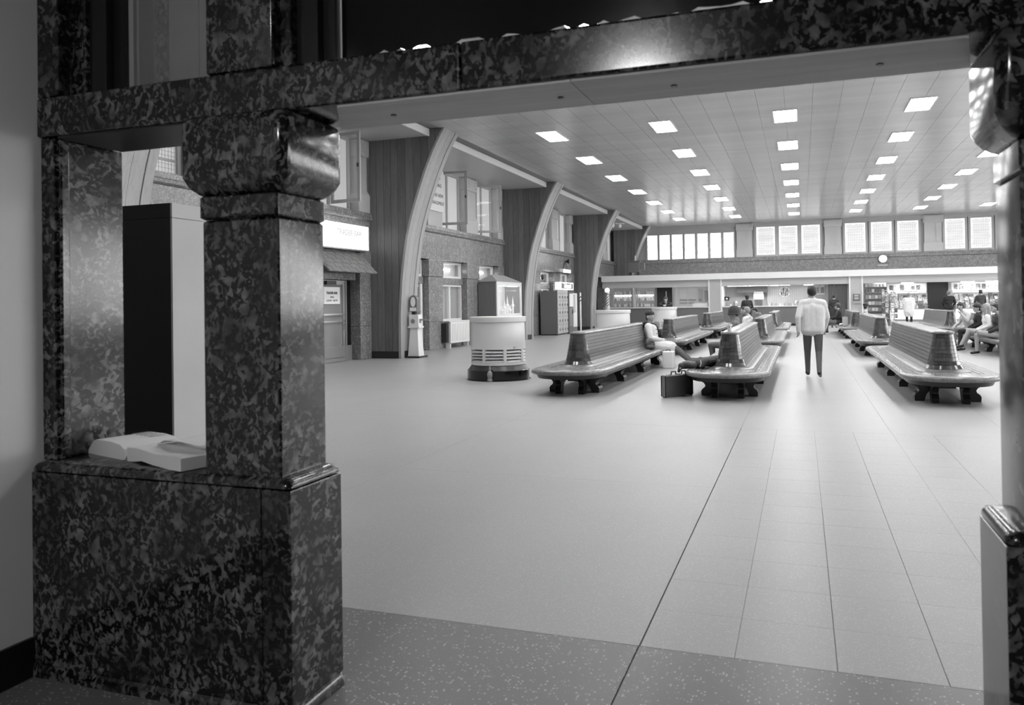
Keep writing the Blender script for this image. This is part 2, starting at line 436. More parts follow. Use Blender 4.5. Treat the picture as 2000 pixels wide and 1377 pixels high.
# windows in the openings (frame, panes; casements swung into the hall where the photo shows them open)
wn = [0]
def frame_rect(mb, x0, x1, y0, y1, z0, z1, w):
    mb.box(x0, x1, y0, y0+w, z0, z1).box(x0, x1, y1-w, y1, z0, z1).box(x0, x1, y0+w, y1-w, z0, z0+w).box(x0, x1, y0+w, y1-w, z1-w, z1)
def upper_window(y0, y1, mesh=False):
    wn[0] += 1
    f = MB(); frame_rect(f, -11.86, -11.76, y0, y1, 4.1, 6.16, .09); ym = (y0+y1)/2
    f.box(-11.86, -11.77, ym-.05, ym+.05, 4.19, 6.07)
    w = struct('window_%d' % wn[0], f, 'grey_paint')
    for a, b in ((y0+.09, ym-.05), (ym+.05, y1-.09)):
        part('pane', MB().box(-11.83, -11.82, a, b, 4.19, 6.07), 'sidewindow', w)
        if mesh:
            g = MB(); yy = a
            while yy < b: g.box(-11.80, -11.795, yy, yy+.006, 4.19, 6.07); yy += .085
            zz = 4.19
            while zz < 6.07: g.box(-11.80, -11.795, a, b, zz, zz+.006); zz += .085
            part('wire_mesh', g, 'print_grey', w)
            for zz in (4.42, 4.86): part('rail', MB().box(-11.815, -11.79, a, b, zz, zz+.05), 'grey_paint', w)
    return w
def lower_window(y0, y1):
    wn[0] += 1
    f = MB(); ym = (y0+y1)/2
    frame_rect(f, -11.82, -11.72, y0, y1, 2.42, 2.98, .07); frame_rect(f, -11.82, -11.72, y0, y1, .92, 2.19, .07)
    f.box(-11.82, -11.73, ym-.06, ym+.06, .99, 2.12)
    w = struct('window_%d' % wn[0], f, 'white_paint')
    part('transom', MB().bbox(-11.9, -11.66, y0, y1, 2.19, 2.42, .02), 'marble_hall', w)
    part('apron', MB().box(-11.95, -11.74, y0, y1, 0, .92), 'marble_hall', w)
    part('pane', MB().box(-11.79, -11.785, y0+.07, y1-.07, 2.49, 2.91), 'glass', w)
    for a, b in ((y0+.07, ym-.06), (ym+.06, y1-.07)): part('pane', MB().box(-11.79, -11.785, a, b, .99, 2.12), 'glass', w)
    bl = MB(); zz = 1.02
    while zz < 2.1: bl.box(-11.90, -11.87, ym+.1, y1-.1, zz, zz+.025); zz += .045
    part('blind', bl, 'print_grey', w)
    part('office_wall', MB().box(-11.97, -11.96, y0, y1, .92, 2.98), 'plaster', w)
    part('office_light', MB().box(-11.955, -11.94, y0+.3, y1-.5, 2.70, 2.76), 'tube', w)
    return w
prev = 10.2
starts = [(10.2, 12.95)]
ups = []; lows = []
for i, (y0, y1, k) in enumerate(PIL):
    if y0 < 9 or y0 > 52: continue
    ya = (-1.55, 9.25, 20.05, 30.85, 41.65)[k]
    a = {0: ya+.95}.get(i % 3, PIL[i-1][1])
    ups.append((a, y0)); lows.append((a, y0, k, i % 3))
for n_, (a, b) in enumerate(ups): upper_window(a+.02, b-.02, b < 13.5)
door_n = [0]
for (a, b, k, j) in lows:
    if (k, j) == (1, 2) or (k, j) == (2, 0): continue
    if k >= 4: continue
    lower_window(a+.02, b-.02)

def casement(y, wdt, ang, label):
    t = thing('casement_sash', label, 'window', (-11.74, y, 4.22))
    f = MB(); frame_rect(f, -.025, .025, 0, wdt, 0, 1.84, .085); part_l = link('sash_frame', mesh_of('sash_frame', f, 'grey_paint'), t)
    link('pane', mesh_of('pane', MB().box(-.004, .004, .085, wdt-.085, .085, 1.755), 'glass'), t)
    link('latch', mesh_of('latch', MB().box(.025, .06, wdt-.07, wdt-.03, .9, 1.0), 'dark_metal'), t)
    t.rotation_euler = (0, 0, ang); return t
casement(18.45, .98, -math.radians(98), 'open casement sash above the bar sign')
casement(25.12, 1.05, -math.radians(82), 'open casement sash beside the sign on the stone column')
casement(28.42, 1.05, -math.radians(60), 'open casement sash against the second timber rib')

# notice board on the stone column
n1 = thing('notice_board', 'white notice board with printed words on the stone column', 'sign', (XW+.03, 24.4, 4.75))
part('board', MB().box(XW+.022, XW+.05, 23.85, 24.98, 4.62, 6.02), 'paper', n1)
for s_, zz in (('OPEN', 5.78), ('BUILDING', 5.5), ('UNDER NEW', 5.16), ('MANAGEMENT', 4.9)):
    text(s_, .22 if s_ == 'OPEN' else .17, 'print', n1, (XW+.052, 24.42, zz), ROT_RIGHT)

# radiator below the lower window
r = thing('radiator', 'white slotted radiator cover below the side window', 'radiator', (-11.4, 25.75, 0))
part('cover', MB().bbox(-11.5, -11.24, 24.95, 26.6, .16, .9, .03), 'white_paint', r)
for q in range(14): part('rib', MB().box(-11.24, -11.228, 25.05+q*.11, 25.09+q*.11, .24, .84), 'white_paint', r)
for yy in (24.98, 26.5): part('foot', MB().box(-11.45, -11.28, yy, yy+.06, 0, .16), 'white_paint', r)
b = MB()
for q in range(4): b.box(-11.5, -11.3, 24.72+q*.05, 24.75+q*.05, .2, .85)
part('fins', b, 'dark_metal', r)
part('sill', MB().box(-11.5, -11.22, 24.8, 26.62, .9, .93), 'white_paint', r)

# ------------------------------------------------------------------ bar entrance
def glass_door(nm, y0, y1, z1, xd):
    f = MB(); frame_rect(f, xd-.03, xd+.03, y0, y1, 0.01, z1, .11)
    f.box(xd-.03, xd+.03, y0+.11, y1-.11, .11, .42)
    d = struct(nm, f, 'steel')
    part('pane', MB().box(xd-.005, xd+.005, y0+.11, y1-.11, .42, z1-.11), 'glass', d)
    part('push_bar', MB().box(xd+.03, xd+.07, y0+.05, y1-.05, 1.25, 1.30), 'chrome', d)
    part('push_bar', MB().box(xd+.03, xd+.07, y0+.05, y1-.05, 1.06, 1.11), 'chrome', d)
    part('handle', MB().box(xd+.03, xd+.08, y1-.08, y1-.04, .86, 1.02), 'chrome', d)
    return d
d1 = glass_door('door_1', 17.55, 18.95, 2.18, -11.7)
part('notice', MB().box(-11.69, -11.68, 17.9, 18.72, 1.55, 2.0), 'paper', d1)
text('TRADER BAR', .09, 'print', d1, (-11.678, 18.33, 1.84), ROT_RIGHT, bold=.004)
text('OPEN', .07, 'print', d1, (-11.678, 18.33, 1.73), ROT_RIGHT)
text('6:30 AM - 3:00 PM', .07, 'print', d1, (-11.678, 18.33, 1.64), ROT_RIGHT)
part('door_closer', MB().box(-11.67, -11.55, 17.9, 18.35, 2.06, 2.16), 'dark_metal', d1)
part('side_panel', MB().box(-11.73, -11.68, 18.97, 19.3, 0, .42), 'steel', d1)
part('side_frame', MB().box(-11.74, -11.66, 18.97, 19.03, .42, 2.18), 'steel', d1)
part('side_light', MB().box(-11.72, -11.71, 19.03, 19.3, .42, 2.18), 'black_gloss', d1)
part('dark_room', MB().box(-11.97, -11.96, 17.0, 19.4, 0, 3.0), 'panel_dark', d1)
part('door_head', MB().box(-11.95, -11.6, 17.4, 19.4, 2.2, 3.0), 'marble_hall', d1)
d2 = glass_door('door_2', 21.9, 23.6, 2.18, -11.74)
part('door_head', MB().bbox(-11.9, -11.66, 21.05, 23.75, 2.19, 2.42, .02), 'marble_hall', d2)
f = MB(); frame_rect(f, -11.82, -11.72, 21.05, 23.75, 2.42, 2.98, .09); part('transom_frame', f, 'white_paint', d2)
part('transom_pane', MB().box(-11.78, -11.775, 21.14, 23.66, 2.51, 2.89), 'glass', d2)
part('jamb', MB().box(-11.82, -11.70, 23.6, 23.75, 0, 2.19), 'white_paint', d2)
sg = thing('bar_sign', 'glowing white box sign for the bar above the shingle awning', 'sign', (XW+.1, 18.6, 3.02))
part('light_box', MB().box(XW+.01, XW+.2, 17.3, 19.62, 3.02, 3.67), 'signlit', sg)
part('casing', MB().box(XW+.01, XW+.21, 17.28, 19.64, 2.985, 3.018), 'steel', sg)
mat('sign_letter', .15, .5, emit=.38)
text('TRADER BAR', .21, 'sign_letter', sg, (XW+.206, 18.62, 3.43), ROT_RIGHT, bold=.003)
mat('sign_faint', .15, .5, emit=.62)
bd = MB(); q = 0
for zz in (3.09, 3.60):
    yy = 17.5
    while yy < 19.5:
        bd.box(XW+.2, XW+.203, yy, yy+.09, zz+.012*(q % 2), zz+.022+.012*(q % 2)); yy += .13; q += 1
part('border', bd, 'sign_faint', sg)
aw = thing('awning', 'small sloping shingled awning over the bar door', 'awning', (XW+.3, 18.4, 2.35))
part('deck', MB().prism([(XW, 2.95), (XW, 2.92), (XW+.52, 2.36), (XW+.55, 2.38)], 17.1, 19.45, 'Y'), 'shingle', aw)
for rr in range(5):
    for cc in range(12):
        u0, u1 = rr/5, (rr+1)/5+.03
        x0, z0, x1, z1 = XW+.55*u0, 2.955-.575*u0, XW+.55*u1, 2.955-.575*u1
        yy = 17.1+cc*.196+(.06 if rr % 2 else 0); tk = .02+.012*((cc+rr) % 2)
        part('shingle', MB().prism([(x0, z0), (x1, z1+tk), (x1, z1+tk-.015), (x0, z0-.01)], yy, min(yy+.185, 19.45), 'Y'), 'shingle', aw)
# ------------------------------------------------------------------ weighing machine
sx, sy = -10.35, 20.55
wm = thing('weighing_machine', 'white coin weighing machine at the foot of the timber rib', 'scale', (sx, sy, 0))
part('base', MB().bbox(sx-.21, sx+.24, sy-.27, sy+.27, 0, .05, .012), 'dark_metal', wm)
def frustum(mb, cx, cy, a0, b0, a1, b1, z0, z1):
    return mb.add([(cx-a0, cy-b0, z0), (cx+a0, cy-b0, z0), (cx+a0, cy+b0, z0), (cx-a0, cy+b0, z0), (cx-a1, cy-b1, z1), (cx+a1, cy-b1, z1), (cx+a1, cy+b1, z1), (cx-a1, cy+b1, z1)],
                  [(0,3,2,1),(4,5,6,7),(0,1,5,4),(1,2,6,5),(2,3,7,6),(3,0,4,7)])
part('column', frustum(MB(), sx, sy, .17, .17, .11, .11, .05, .85), 'white_paint', wm)
part('shelf', MB().bbox(sx-.18, sx+.18, sy-.16, sy+.16, .84, .89, .01), 'white_paint', wm)
part('coin_box', MB().bbox(sx-.15, sx+.15, sy-.13, sy+.13, .89, 1.22, .012), 'white_paint', wm)
part('dial_window', MB().lathe([(.065, 0), (.065, .012)], (0, 0, 0), 20).xform(Matrix.Translation((sx-.02, sy-.13, 1.03)) @ Matrix.Rotation(PI/2, 4, 'X')), 'print_grey', wm)
part('coin_slot', MB().box(sx+.15, sx+.157, sy-.08, sy+.05, .98, 1.1), 'print_grey', wm)
part('neck', MB().box(sx-.1, sx+.02, sy-.05, sy+.05, 1.22, 1.3), 'dark_metal', wm)
hd = [(-.115+sx-.04, 1.3), (.115+sx-.04, 1.3), (.12+sx-.04, 1.6)] + [(sx-.04+.12*math.cos(a), 1.62+.15*math.sin(a)) for a in [PI*k/10 for k in range(11)]] + [(-.12+sx-.04, 1.6)]
part('head', MB().prism(hd, sy-.07, sy+.07, 'Y'), 'locker_grey', wm)
part('mirror', MB().prism([(sx-.04+.075*math.cos(2*PI*k/24), 1.58+.14*math.sin(2*PI*k/24)) for k in range(24)], sy-.078, sy-.07, 'Y'), 'white', wm)
part('label_plate', MB().box(sx-.14, sx+.06, sy-.078, sy-.07, 1.32, 1.42), 'white', wm)
part('ticket_arm', MB().box(sx+.15, sx+.45, sy-.01, sy+.01, 1.05, 1.09), 'steel', wm)
# ------------------------------------------------------------------ lit display case
dc = thing('display_case', 'tall display case with pitched roof and lit glass front', 'display case', (-11.08, 29.4, 0))
X0, X1, Y0, Y1 = -11.46, -10.72, 27.98, 30.8
part('side_panel', MB().box(X0, X1-.02, Y0, Y0+.03, 0, 2.33), 'wood_case', dc)
part('side_panel', MB().box(X0, X1-.02, Y1-.03, Y1, 0, 2.33), 'wood_case', dc)
part('back_panel', MB().box(X0, X0+.03, Y0+.03, Y1-.03, 0, 2.3), 'white_paint', dc)
part('lower_cabinet', MB().box(X0+.03, X1-.01, Y0+.03, Y1-.03, 0, .99), 'white_paint', dc)
f = MB(); frame_rect(f, X1-.02, X1+.02, Y0, Y1, .94, 2.33, .16); part('front_frame', f, 'white_paint', dc)
part('base_panel', MB().box(X1-.02, X1+.01, Y0, Y1, .0, .94), 'white_paint', dc)
part('glass_pane', MB().box(X1-.004, X1+.004, Y0+.16, Y1-.16, 1.10, 2.17), 'glass', dc)
cx_, cy_ = (X0+X1)/2, (Y0+Y1)/2
rf = MB().add([(X0-.03, Y0-.03, 2.33), (X1+.04, Y0-.03, 2.33), (X1+.04, Y1+.03, 2.33), (X0-.03, Y1+.03, 2.33), (cx_, Y0+.45, 2.60), (cx_, Y1-.9, 2.60)], [(0,1,4), (1,2,5,4), (2,3,5), (3,0,4,5), (0,3,2,1)])
part('roof', rf, 'grey_paint', dc)
part('lamp_tube', MB().box(X1-.12, X1-.07, Y0+.3, Y1-.3, 2.16, 2.2), 'tube', dc)
rnd = random.Random(5)
for q in range(15):
    yy = Y0+.28+q*.16+rnd.random()*.03; hh = .35+rnd.random()*.45; xx = cx_+(.16 if q % 2 else -.06)
    pr = [(.07, 0), (.07, .06), (.045, .08), (.04, hh*.5), (.065, hh*.53), (.06, hh*.6), (.03, hh*.68), (.035, hh*.75), (.008, hh), (.002, hh+.06)]
    t_ = thing('glass_figurine', 'small pale spired glass model inside the lit display case', 'figurine', (xx, yy, .99), 'spired models in the display case')
    part('tower', MB().lathe(pr, (xx, yy, .99), 10), 'white', t_, True); part('foot', MB().lathe([(.085, 0), (.085, .03)], (xx, yy, .99), 10), 'steel', t_)

# ------------------------------------------------------------------ lockers and machines in the third bay
def locker(y0, label):
    t = thing('locker_unit', label, 'locker', (-10.95, y0+.42, 0), 'luggage lockers by the side wall')
    part('body', MB().box(-11.36, -10.55, y0, y0+.84, .05, 2.04), 'locker_grey', t)
    part('plinth', MB().box(-11.34, -10.57, y0+.01, y0+.83, 0, .05), 'dark_metal', t)
    part('head_panel', MB().box(-10.55, -10.53, y0, y0+.84, 1.93, 2.10), 'locker_door', t)
    for c in range(2):
        for k, (z0, z1) in enumerate(((.08, .48), (.49, .86), (.87, 1.22), (1.23, 1.57), (1.58, 1.92))):
            a = y0+.01+c*.415
            d = part('door', MB().box(-10.55, -10.53, a, a+.405, z0, z1), 'locker_door', t)
            part('lock', MB().box(-10.53, -10.515, a+.3, a+.35, z0+.12, z0+.22), 'dark_metal', d)
            part('number_plate', MB().box(-10.53, -10.526, a+.16, a+.24, z1-.1, z1-.06), 'paper', d)
    return t
locker(35.3, 'grey steel luggage locker, end unit with its plain side showing'); locker(36.16, 'grey steel luggage locker next to the vending machine')
vm = thing('vending_machine', 'tall dark vending machine beside the lockers', 'machine', (-10.9, 37.6, 0))
part('cabinet', MB().bbox(-11.36, -10.5, 37.1, 37.8, .05, 1.98, .02), 'panel_dark', vm)
part('front', MB().box(-10.5, -10.47, 37.14, 37.76, 1.3, 1.92), 'paper', vm)
part('dispenser', MB().box(-10.5, -10.47, 37.14, 37.76, .35, 1.25), 'steel', vm)
part('coin_panel', MB().box(-10.47, -10.46, 37.55, 37.7, .95, 1.15), 'dark_metal', vm)
part('foot', MB().box(-11.3, -10.52, 37.15, 37.75, 0, .05), 'black', vm)
v2 = thing('photo_booth', 'pale machine with curtain between vending machine and white post', 'machine', (-10.9, 38.3, 0))
part('cabinet', MB().box(-11.36, -10.56, 37.9, 38.8, .3, 1.95), 'white_paint', v2); part('base', MB().box(-11.36, -10.56, 37.9, 38.8, 0, .3), 'panel_dark', v2)
part('curtain', MB().prism([(37.95+.06*k, .02 if k % 2 else 0) for k in range(9)] + [(38.43, -.02), (37.95, -.02)], 1.0, 1.9, 'Z').xform(Matrix(((0, 1, 0, -10.55), (1, 0, 0, 0), (0, 0, 1, 0), (0, 0, 0, 1)))), 'fascia_grey', v2)
wp = thing('striped_post', 'white post with spiral striped top beside the machines', 'post', (-10.43, 38.0, 0))
part('post', MB().lathe([(.04, 0.02), (.04, 1.4)], (-10.43, 38.95, 0), 12), 'white', wp, True)
part('base', MB().lathe([(.12, 0), (.12, .02), (.04, .03)], (-10.43, 38.95, 0), 12), 'steel', wp)
part('striped_top', MB().lathe([(.04, 1.4), (.04, 1.95), (.02, 2.0)], (-10.43, 38.95, 0), 12), 'white', wp, True)
def helix(cx, cy, r, z0, z1, turns, ph, w):
    n = 40; vs = []; fs = []
    for k in range(n+1):
        a = ph+2*PI*turns*k/n; z = z0+(z1-z0)*k/n
        for rr, dz in ((r, 0), (r+.006, 0), (r+.006, w), (r, w)): vs.append((cx+rr*math.cos(a), cy+rr*math.sin(a), z+dz))
    for k in range(n):
        for e_ in range(4): fs.append((k*4+e_, k*4+(e_+1) % 4, k*4+4+(e_+1) % 4, k*4+4+e_))
    return MB().add(vs, fs)
part('stripe', helix(-10.43, 38.95, .04, 1.42, 1.85, 2.5, 0, .06), 'print', wp)
s2 = thing('telegraph_sign', 'small lit box sign in script lettering above the lockers', 'sign', (-11.2, 38.2, 2.12))
part('light_box', MB().bbox(-11.15, -10.9, 36.95, 39.4, 2.13, 2.49, .02), 'signlit', s2)
part('face', MB().box(-10.9, -10.885, 37.2, 39.25, 2.18, 2.44), 'print_grey', s2)
text('Telegraph', .33, 'signlit', s2, (-10.883, 38.22, 2.32), ROT_RIGHT, shear=.3, bold=.006)
part('bracket', MB().box(-11.5, -11.15, 38.1, 38.2, 2.28, 2.34), 'dark_metal', s2)
s3 = thing('lettered_sign', 'narrow row of lit sign blocks under the wall speaker', 'sign', (-11.2, 38.2, 2.96))
for a, b, mm in ((37.2, 37.75, 'fascia_grey'), (37.85, 38.4, 'signlit'), (38.45, 39.1, 'signlit')): part('sign_block', MB().box(-11.05, -10.95, a, b, 2.98, 3.14), mm, s3)
part('rail', MB().box(-11.5, -10.97, 37.2, 39.1, 2.95, 2.975), 'dark_metal', s3)
sp_ = thing('wall_speaker', 'small dark loudspeaker with cords on the marble wall', 'speaker', (XW+.1, 39.9, 3.55))
part('horn', MB().lathe([(.02, 0), (.05, .08), (.15, .2)], (0, 0, 0), 14).xform(Matrix.Translation((XW+.03, 39.9, 3.62)) @ Matrix.Rotation(PI/2, 4, 'Y')), 'black', sp_, True)
part('cord', MB().tube([(XW+.05, 39.85, 3.58), (XW+.06, 39.5, 3.3), (XW+.1, 39.1, 3.12)], .012, 6), 'black', sp_)
part('cord', MB().tube([(XW+.05, 39.95, 3.58), (XW+.08, 40.1, 3.3), (XW+.06, 40.0, 3.0)], .012, 6), 'black', sp_)
ic = single('wall_bracket_lamp', 'little dark bracket lamp in the recess over the lockers', 'lamp', MB().ball((-11.6, 36.4, 2.72), (.08, .12, .14)).box(-11.75, -11.55, 36.1, 36.7, 2.52, 2.56), 'dark_metal')

# ================================================================== END WALL
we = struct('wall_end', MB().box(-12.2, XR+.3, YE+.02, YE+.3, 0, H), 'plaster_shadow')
x = -11.5
while x < XR:
    x1 = min(x+2.3, XR)
    part('marble_panel', MB().box(x+.004, x1-.004, YE, YE+.02, 2.6, 3.93), 'marble_hall', we); x = x1
struct('trim_4', MB().prism([(YE+.02, 3.93), (YE-.05, 3.93), (YE-.10, 3.97), (YE-.10, 4.06), (YE-.07, 4.09), (YE-.07, 4.2), (YE+.02, 4.2)], -11.5, XR, 'X'), 'marble_hall', None, True)
struct('trim_5', MB().box(-11.5, XR, YE-.12, YE+.02, 6.12, H), 'grey_paint')
struct('trim_6', MB().box(-9.6, -3.9, YE-.03, YE+.02, 5.83, 6.12), 'grey_paint')
# group of tall frosted windows
for k, (a, b) in enumerate(((-9.46, -8.80), (-8.67, -8.00), (-7.87, -7.18), (-7.05, -6.40), (-6.24, -5.59), (-5.43, -4.76), (-4.61, -3.98))):
    wn[0] += 1
    f = MB(); z0, z1 = 4.2, 5.79
    f.box(a-.075, a, YE-.06, YE+.02, z0, 5.84).box(b, b+.075, YE-.06, YE+.02, z0, 5.84).box(a, b, YE-.06, YE+.02, z1, 5.84)
    w = struct('window_%d' % wn[0], f, 'grey_paint')
    zz = z0+.01; rnd = random.Random(k)
    while zz < z1-.01:          # rough-edged glass blocks
        z2 = min(zz+.1, z1)
        part('glass_block', MB().box(a+rnd.uniform(0, .02), b-rnd.uniform(0, .02), YE-.03, YE+.015, zz, z2-.002), 'window_glass', w); zz = z2
def leaded(a, b):
    wn[0] += 1
    f = MB(); z0, z1 = 4.30, 6.04
    f.box(a-.12, a, YE-.07, YE+.02, 4.2, 6.12).box(b, b+.12, YE-.07, YE+.02, 4.2, 6.12).box(a, b, YE-.07, YE+.02, 4.2, z0).box(a, b, YE-.07, YE+.02, z1, 6.12)
    w = struct('window_%d' % wn[0], f, 'grey_paint')
    g = .09
    part('border_pane', MB().box(a, a+g, YE-.03, YE+.01, z0, z1), 'window_border', w); part('border_pane', MB().box(b-g, b, YE-.03, YE+.01, z0, z1), 'window_border', w)
    part('border_pane', MB().box(a+g, b-g, YE-.03, YE+.01, z0, z0+g), 'window_border', w); part('border_pane', MB().box(a+g, b-g, YE-.03, YE+.01, z1-g, z1), 'window_border', w)
    nz = 5
    for k in range(nz):
        q0 = z0+g+(z1-z0-2*g)*k/nz; q1 = z0+g+(z1-z0-2*g)*(k+1)/nz
        part('pane', MB().box(a+g, b-g, YE-.03, YE+.01, q0+.003, q1-.003), 'window_leaded', w)
    l = MB()
    for k in range(1, 9): xx = a+g+(b-a-2*g)*k/9; l.box(xx-.0035, xx+.0035, YE-.036, YE-.028, z0+g, z1-g)
    for k in range(0, 11): zz = z0+g+(z1-z0-2*g)*k/10; l.box(a+g, b-g, YE-.036, YE-.028, zz-.003, zz+.003)
    for xx in (a+.08, b-.10):
        for zz in (z0+.2, z0+.6, z0+1.1, z1-.22): l.box(xx, xx+.02, YE-.036, YE-.028, zz, zz+.09)
    for zz in (z0+.08, z1-.1):
        for xx in (a+.25, a+.6, b-.3): l.box(xx, xx+.09, YE-.036, YE-.028, zz, zz+.02)
    part('lead_came', l, 'fascia_grey', w)
    return w
for a, b in ((-2.60, -1.50), (-1.26, -.18), (.06, 1.12), (2.54, 3.67), (3.98, 5.11), (5.41, 6.54), (7.92, 8.96), (9.25, 10.31), (10.6, 11.7)): leaded(a, b)
for k, xc in enumerate((-3.33, 1.85, 7.30, 12.6)):
    t = thing('stone_pier', ('pale stone pier between the frosted panes and the leaded windows', 'pale stone pier over the dark curtain between leaded windows', 'pale stone pier over the dark newsstand door', 'pale stone pier at the far corner of the end wall')[k], 'pier', (xc, YE, 4.2), 'stone piers between the end windows')
    part('base', MB().box(xc-.50, xc+.50, YE-.12, YE+.015, 4.2, 4.68), 'column_stone', t)
    part('moulding', MB().box(xc-.47, xc+.47, YE-.14, YE+.02, 4.68, 4.74), 'column_stone', t)
    part('shaft', MB().box(xc-.46, xc-.06, YE-.1, YE+.02, 4.74, 5.86), 'column_stone', t); part('shaft', MB().box(xc+.16, xc+.46, YE-.1, YE+.02, 4.74, 5.86), 'column_stone', t)
    part('recess', MB().box(xc-.06, xc+.16, YE-.07, YE+.02, 4.74, 5.86), 'column_stone', t)
    part('cap', MB().bbox(xc-.53, xc+.53, YE-.2, YE+.02, 5.86, 6.33, .07), 'column_stone', t)
    cv = MB(); rnd = random.Random(k)
    for q in range(18):
        s_ = 1 if q % 2 else -1; cv.ball((xc+s_*(.3+rnd.random()*.18), YE-.2, 5.95+rnd.random()*.25), (.03, .015, .025), 6, 4)
    part('carving', cv, 'column_stone', t, True)
cl = thing('wall_clock', 'round white clock on the marble band below the end windows', 'clock', (4.6, YE-.1, 3.8))
def disc(mb, c, r, y0, y1, n=32): return mb.prism([(c[0]+r*math.cos(2*PI*k/n), c[1]+r*math.sin(2*PI*k/n)) for k in range(n)], y0, y1, 'Y')
part('case', disc(MB(), (4.6, 3.83), .25, YE-.16, YE), 'dark_metal', cl)
part('face', disc(MB(), (4.6, 3.83), .225, YE-.17, YE-.16), 'displaylit', cl)
part('hour_hand', MB().box(4.595, 4.612, YE-.18, YE-.172, 3.83, 3.93), 'print', cl); part('minute_hand', MB().box(4.6, 4.612, YE-.18, YE-.172, 3.66, 3.83), 'print', cl)
part('plaque', MB().box(4.31, 4.87, YE-.04, YE, 3.42, 3.5), 'steel', cl)

# right wall of the hall and the walls of the vestibule
struct('wall_right', MB().box(XR, XR+.3, 2.84, YE, 0, 1.25), 'marble_hall'); struct('wall_right_upper', MB().box(XR, XR+.3, 2.84, YE, 3.85, H), 'marble_hall')
struct('trim_9', MB().box(XR-.1, XR, 2.9, YE, 1.12, 1.25), 'marble_hall')
mat('right_glass', .3, .4, emit=11.)
y = 2.9; kk = 20
while y < YE-1:
    w_ = struct('window_%d' % (40+kk), MB().box(XR, XR+.25, y, y+.9, 1.25, 3.85).box(XR, XR+.2, y+1.85, y+1.95, 1.25, 3.85).box(XR, XR+.2, y+.9, y+2.9, 3.75, 3.85), 'column_stone'); kk += 1
    for a in (y+.9, y+1.95): part('pane', MB().box(XR+.1, XR+.12, a, a+.95, 1.25, 3.75), 'right_glass', w_)
    y += 2.9

# ================================================================== SHOPS
YS = 48.2
struct('trim_7', MB().box(-11.5, XR, 47.95, YE, 2.72, 3.07), 'white_paint')
struct('trim_8', MB().box(-11.5, XR, 48.3, YE-.02, 2.40, 2.72), 'white_paint')
struct('wall_shop_fascia', MB().box(-11.5, XR, YS-.02, YS+.06, 2.31, 2.72), 'fascia_grey')
for k, (a, b) in enumerate(((-5.15, -4.37), (2.48, 3.20))):
    t = struct('wall_shop_pier_%d' % (k+1), MB().box(a+.08, b-.08, YS-.06, YE, 0, 2.72), 'fascia_grey')
    for xx in (a, b-.08): part('pier_edge', MB().box(xx, xx+.08, YS-.09, YS+.1, 0, 2.72), 'white_paint', t)
struct('wall_shop_back', MB().box(-10.4, XR, 51.9, 51.95, 0, 2.4), 'fascia_grey')
# shop ceiling light panels
pr = None
for xx, yy in [(-10.4, 50), (-9.0, 50), (-6.2, 50), (-3.9, 49.6), (-3.3, 49.6), (-2.7, 49.6), (-2.1, 49.6), (-1.5, 49.6), (-.9, 49.6), (.4, 50.3), (4.2, 49.8), (5.6, 49.8), (8.6, 49.8), (9.8, 49.8), (11.4, 49.8)]:
    if pr is None:
        pr = thing('shop_light', 'square fluorescent panel in the shop ceiling', 'light', (xx, yy, 2.4), 'shop ceiling lights')
        link('frame', mesh_of('frame', MB().box(-.28, .28, -.5, .5, -.03, 0), 'lamp_frame'), pr); link('diffuser', mesh_of('diffuser', MB().box(-.26, .26, -.48, .48, -.075, -.03), 'tube'), pr)
    else:
        o = copy_tree(pr); o.location = (xx, yy, 2.4)
# counters
for nm, a, b, lab in (('barber_counter', -11.45, -5.16, 'dark panelled counter under the barber shop windows'), ('lunch_counter', -4.36, 1.38, 'grey panelled lunch counter with pale ledge')):
    t = thing(nm, lab, 'counter', ((a+b)/2, YS, 0)); k = int((b-a)/1.3); wq = (b-a)/k
    for q in range(k): part('panel', MB().box(a+q*wq+.004, a+(q+1)*wq-.004, YS-.02, YS+.05, .12, 1.08), 'locker_grey', t)
    part('kick_board', MB().box(a, b, YS+.02, YS+.06, 0, .12), 'black', t)
    part('ledge', MB().bbox(a, b, YS-.1, YS+(1.0 if a < -5 else .5), 1.08, 1.14, .015), 'white_paint', t)
# barber shop
bf = struct('window_%d' % (wn[0]+1), MB().box(-11.42, -11.3, YS, YS+.06, 1.14, 2.31).box(-9.72, -9.62, YS, YS+.06, 1.14, 2.31).box(-8.36, -8.28, YS, YS+.06, 1.14, 2.31).box(-7.26, -7.18, YS, YS+.06, 1.14, 2.31), 'steel')
for a, b in ((-11.3, -9.72), (-9.62, -8.36), (-7.18, -5.15)): part('pane', MB().box(a, b, YS+.02, YS+.026, 1.14, 2.31), 'glass', bf)
bottle = []
for k, prf in enumerate(([(.045, 0), (.045, .15), (.018, .19), (.018, .24)], [(.06, 0), (.06, .12), (.05, .14), (.05, .16)], [(.035, 0), (.035, .2), (.014, .23), (.014, .28)])):
    for mm in ('white', 'print_grey', 'canvas'): bottle.append(mesh_of('tonic_bottle', MB().lathe(prf, n=10), mm, True))
rnd = random.Random(11)
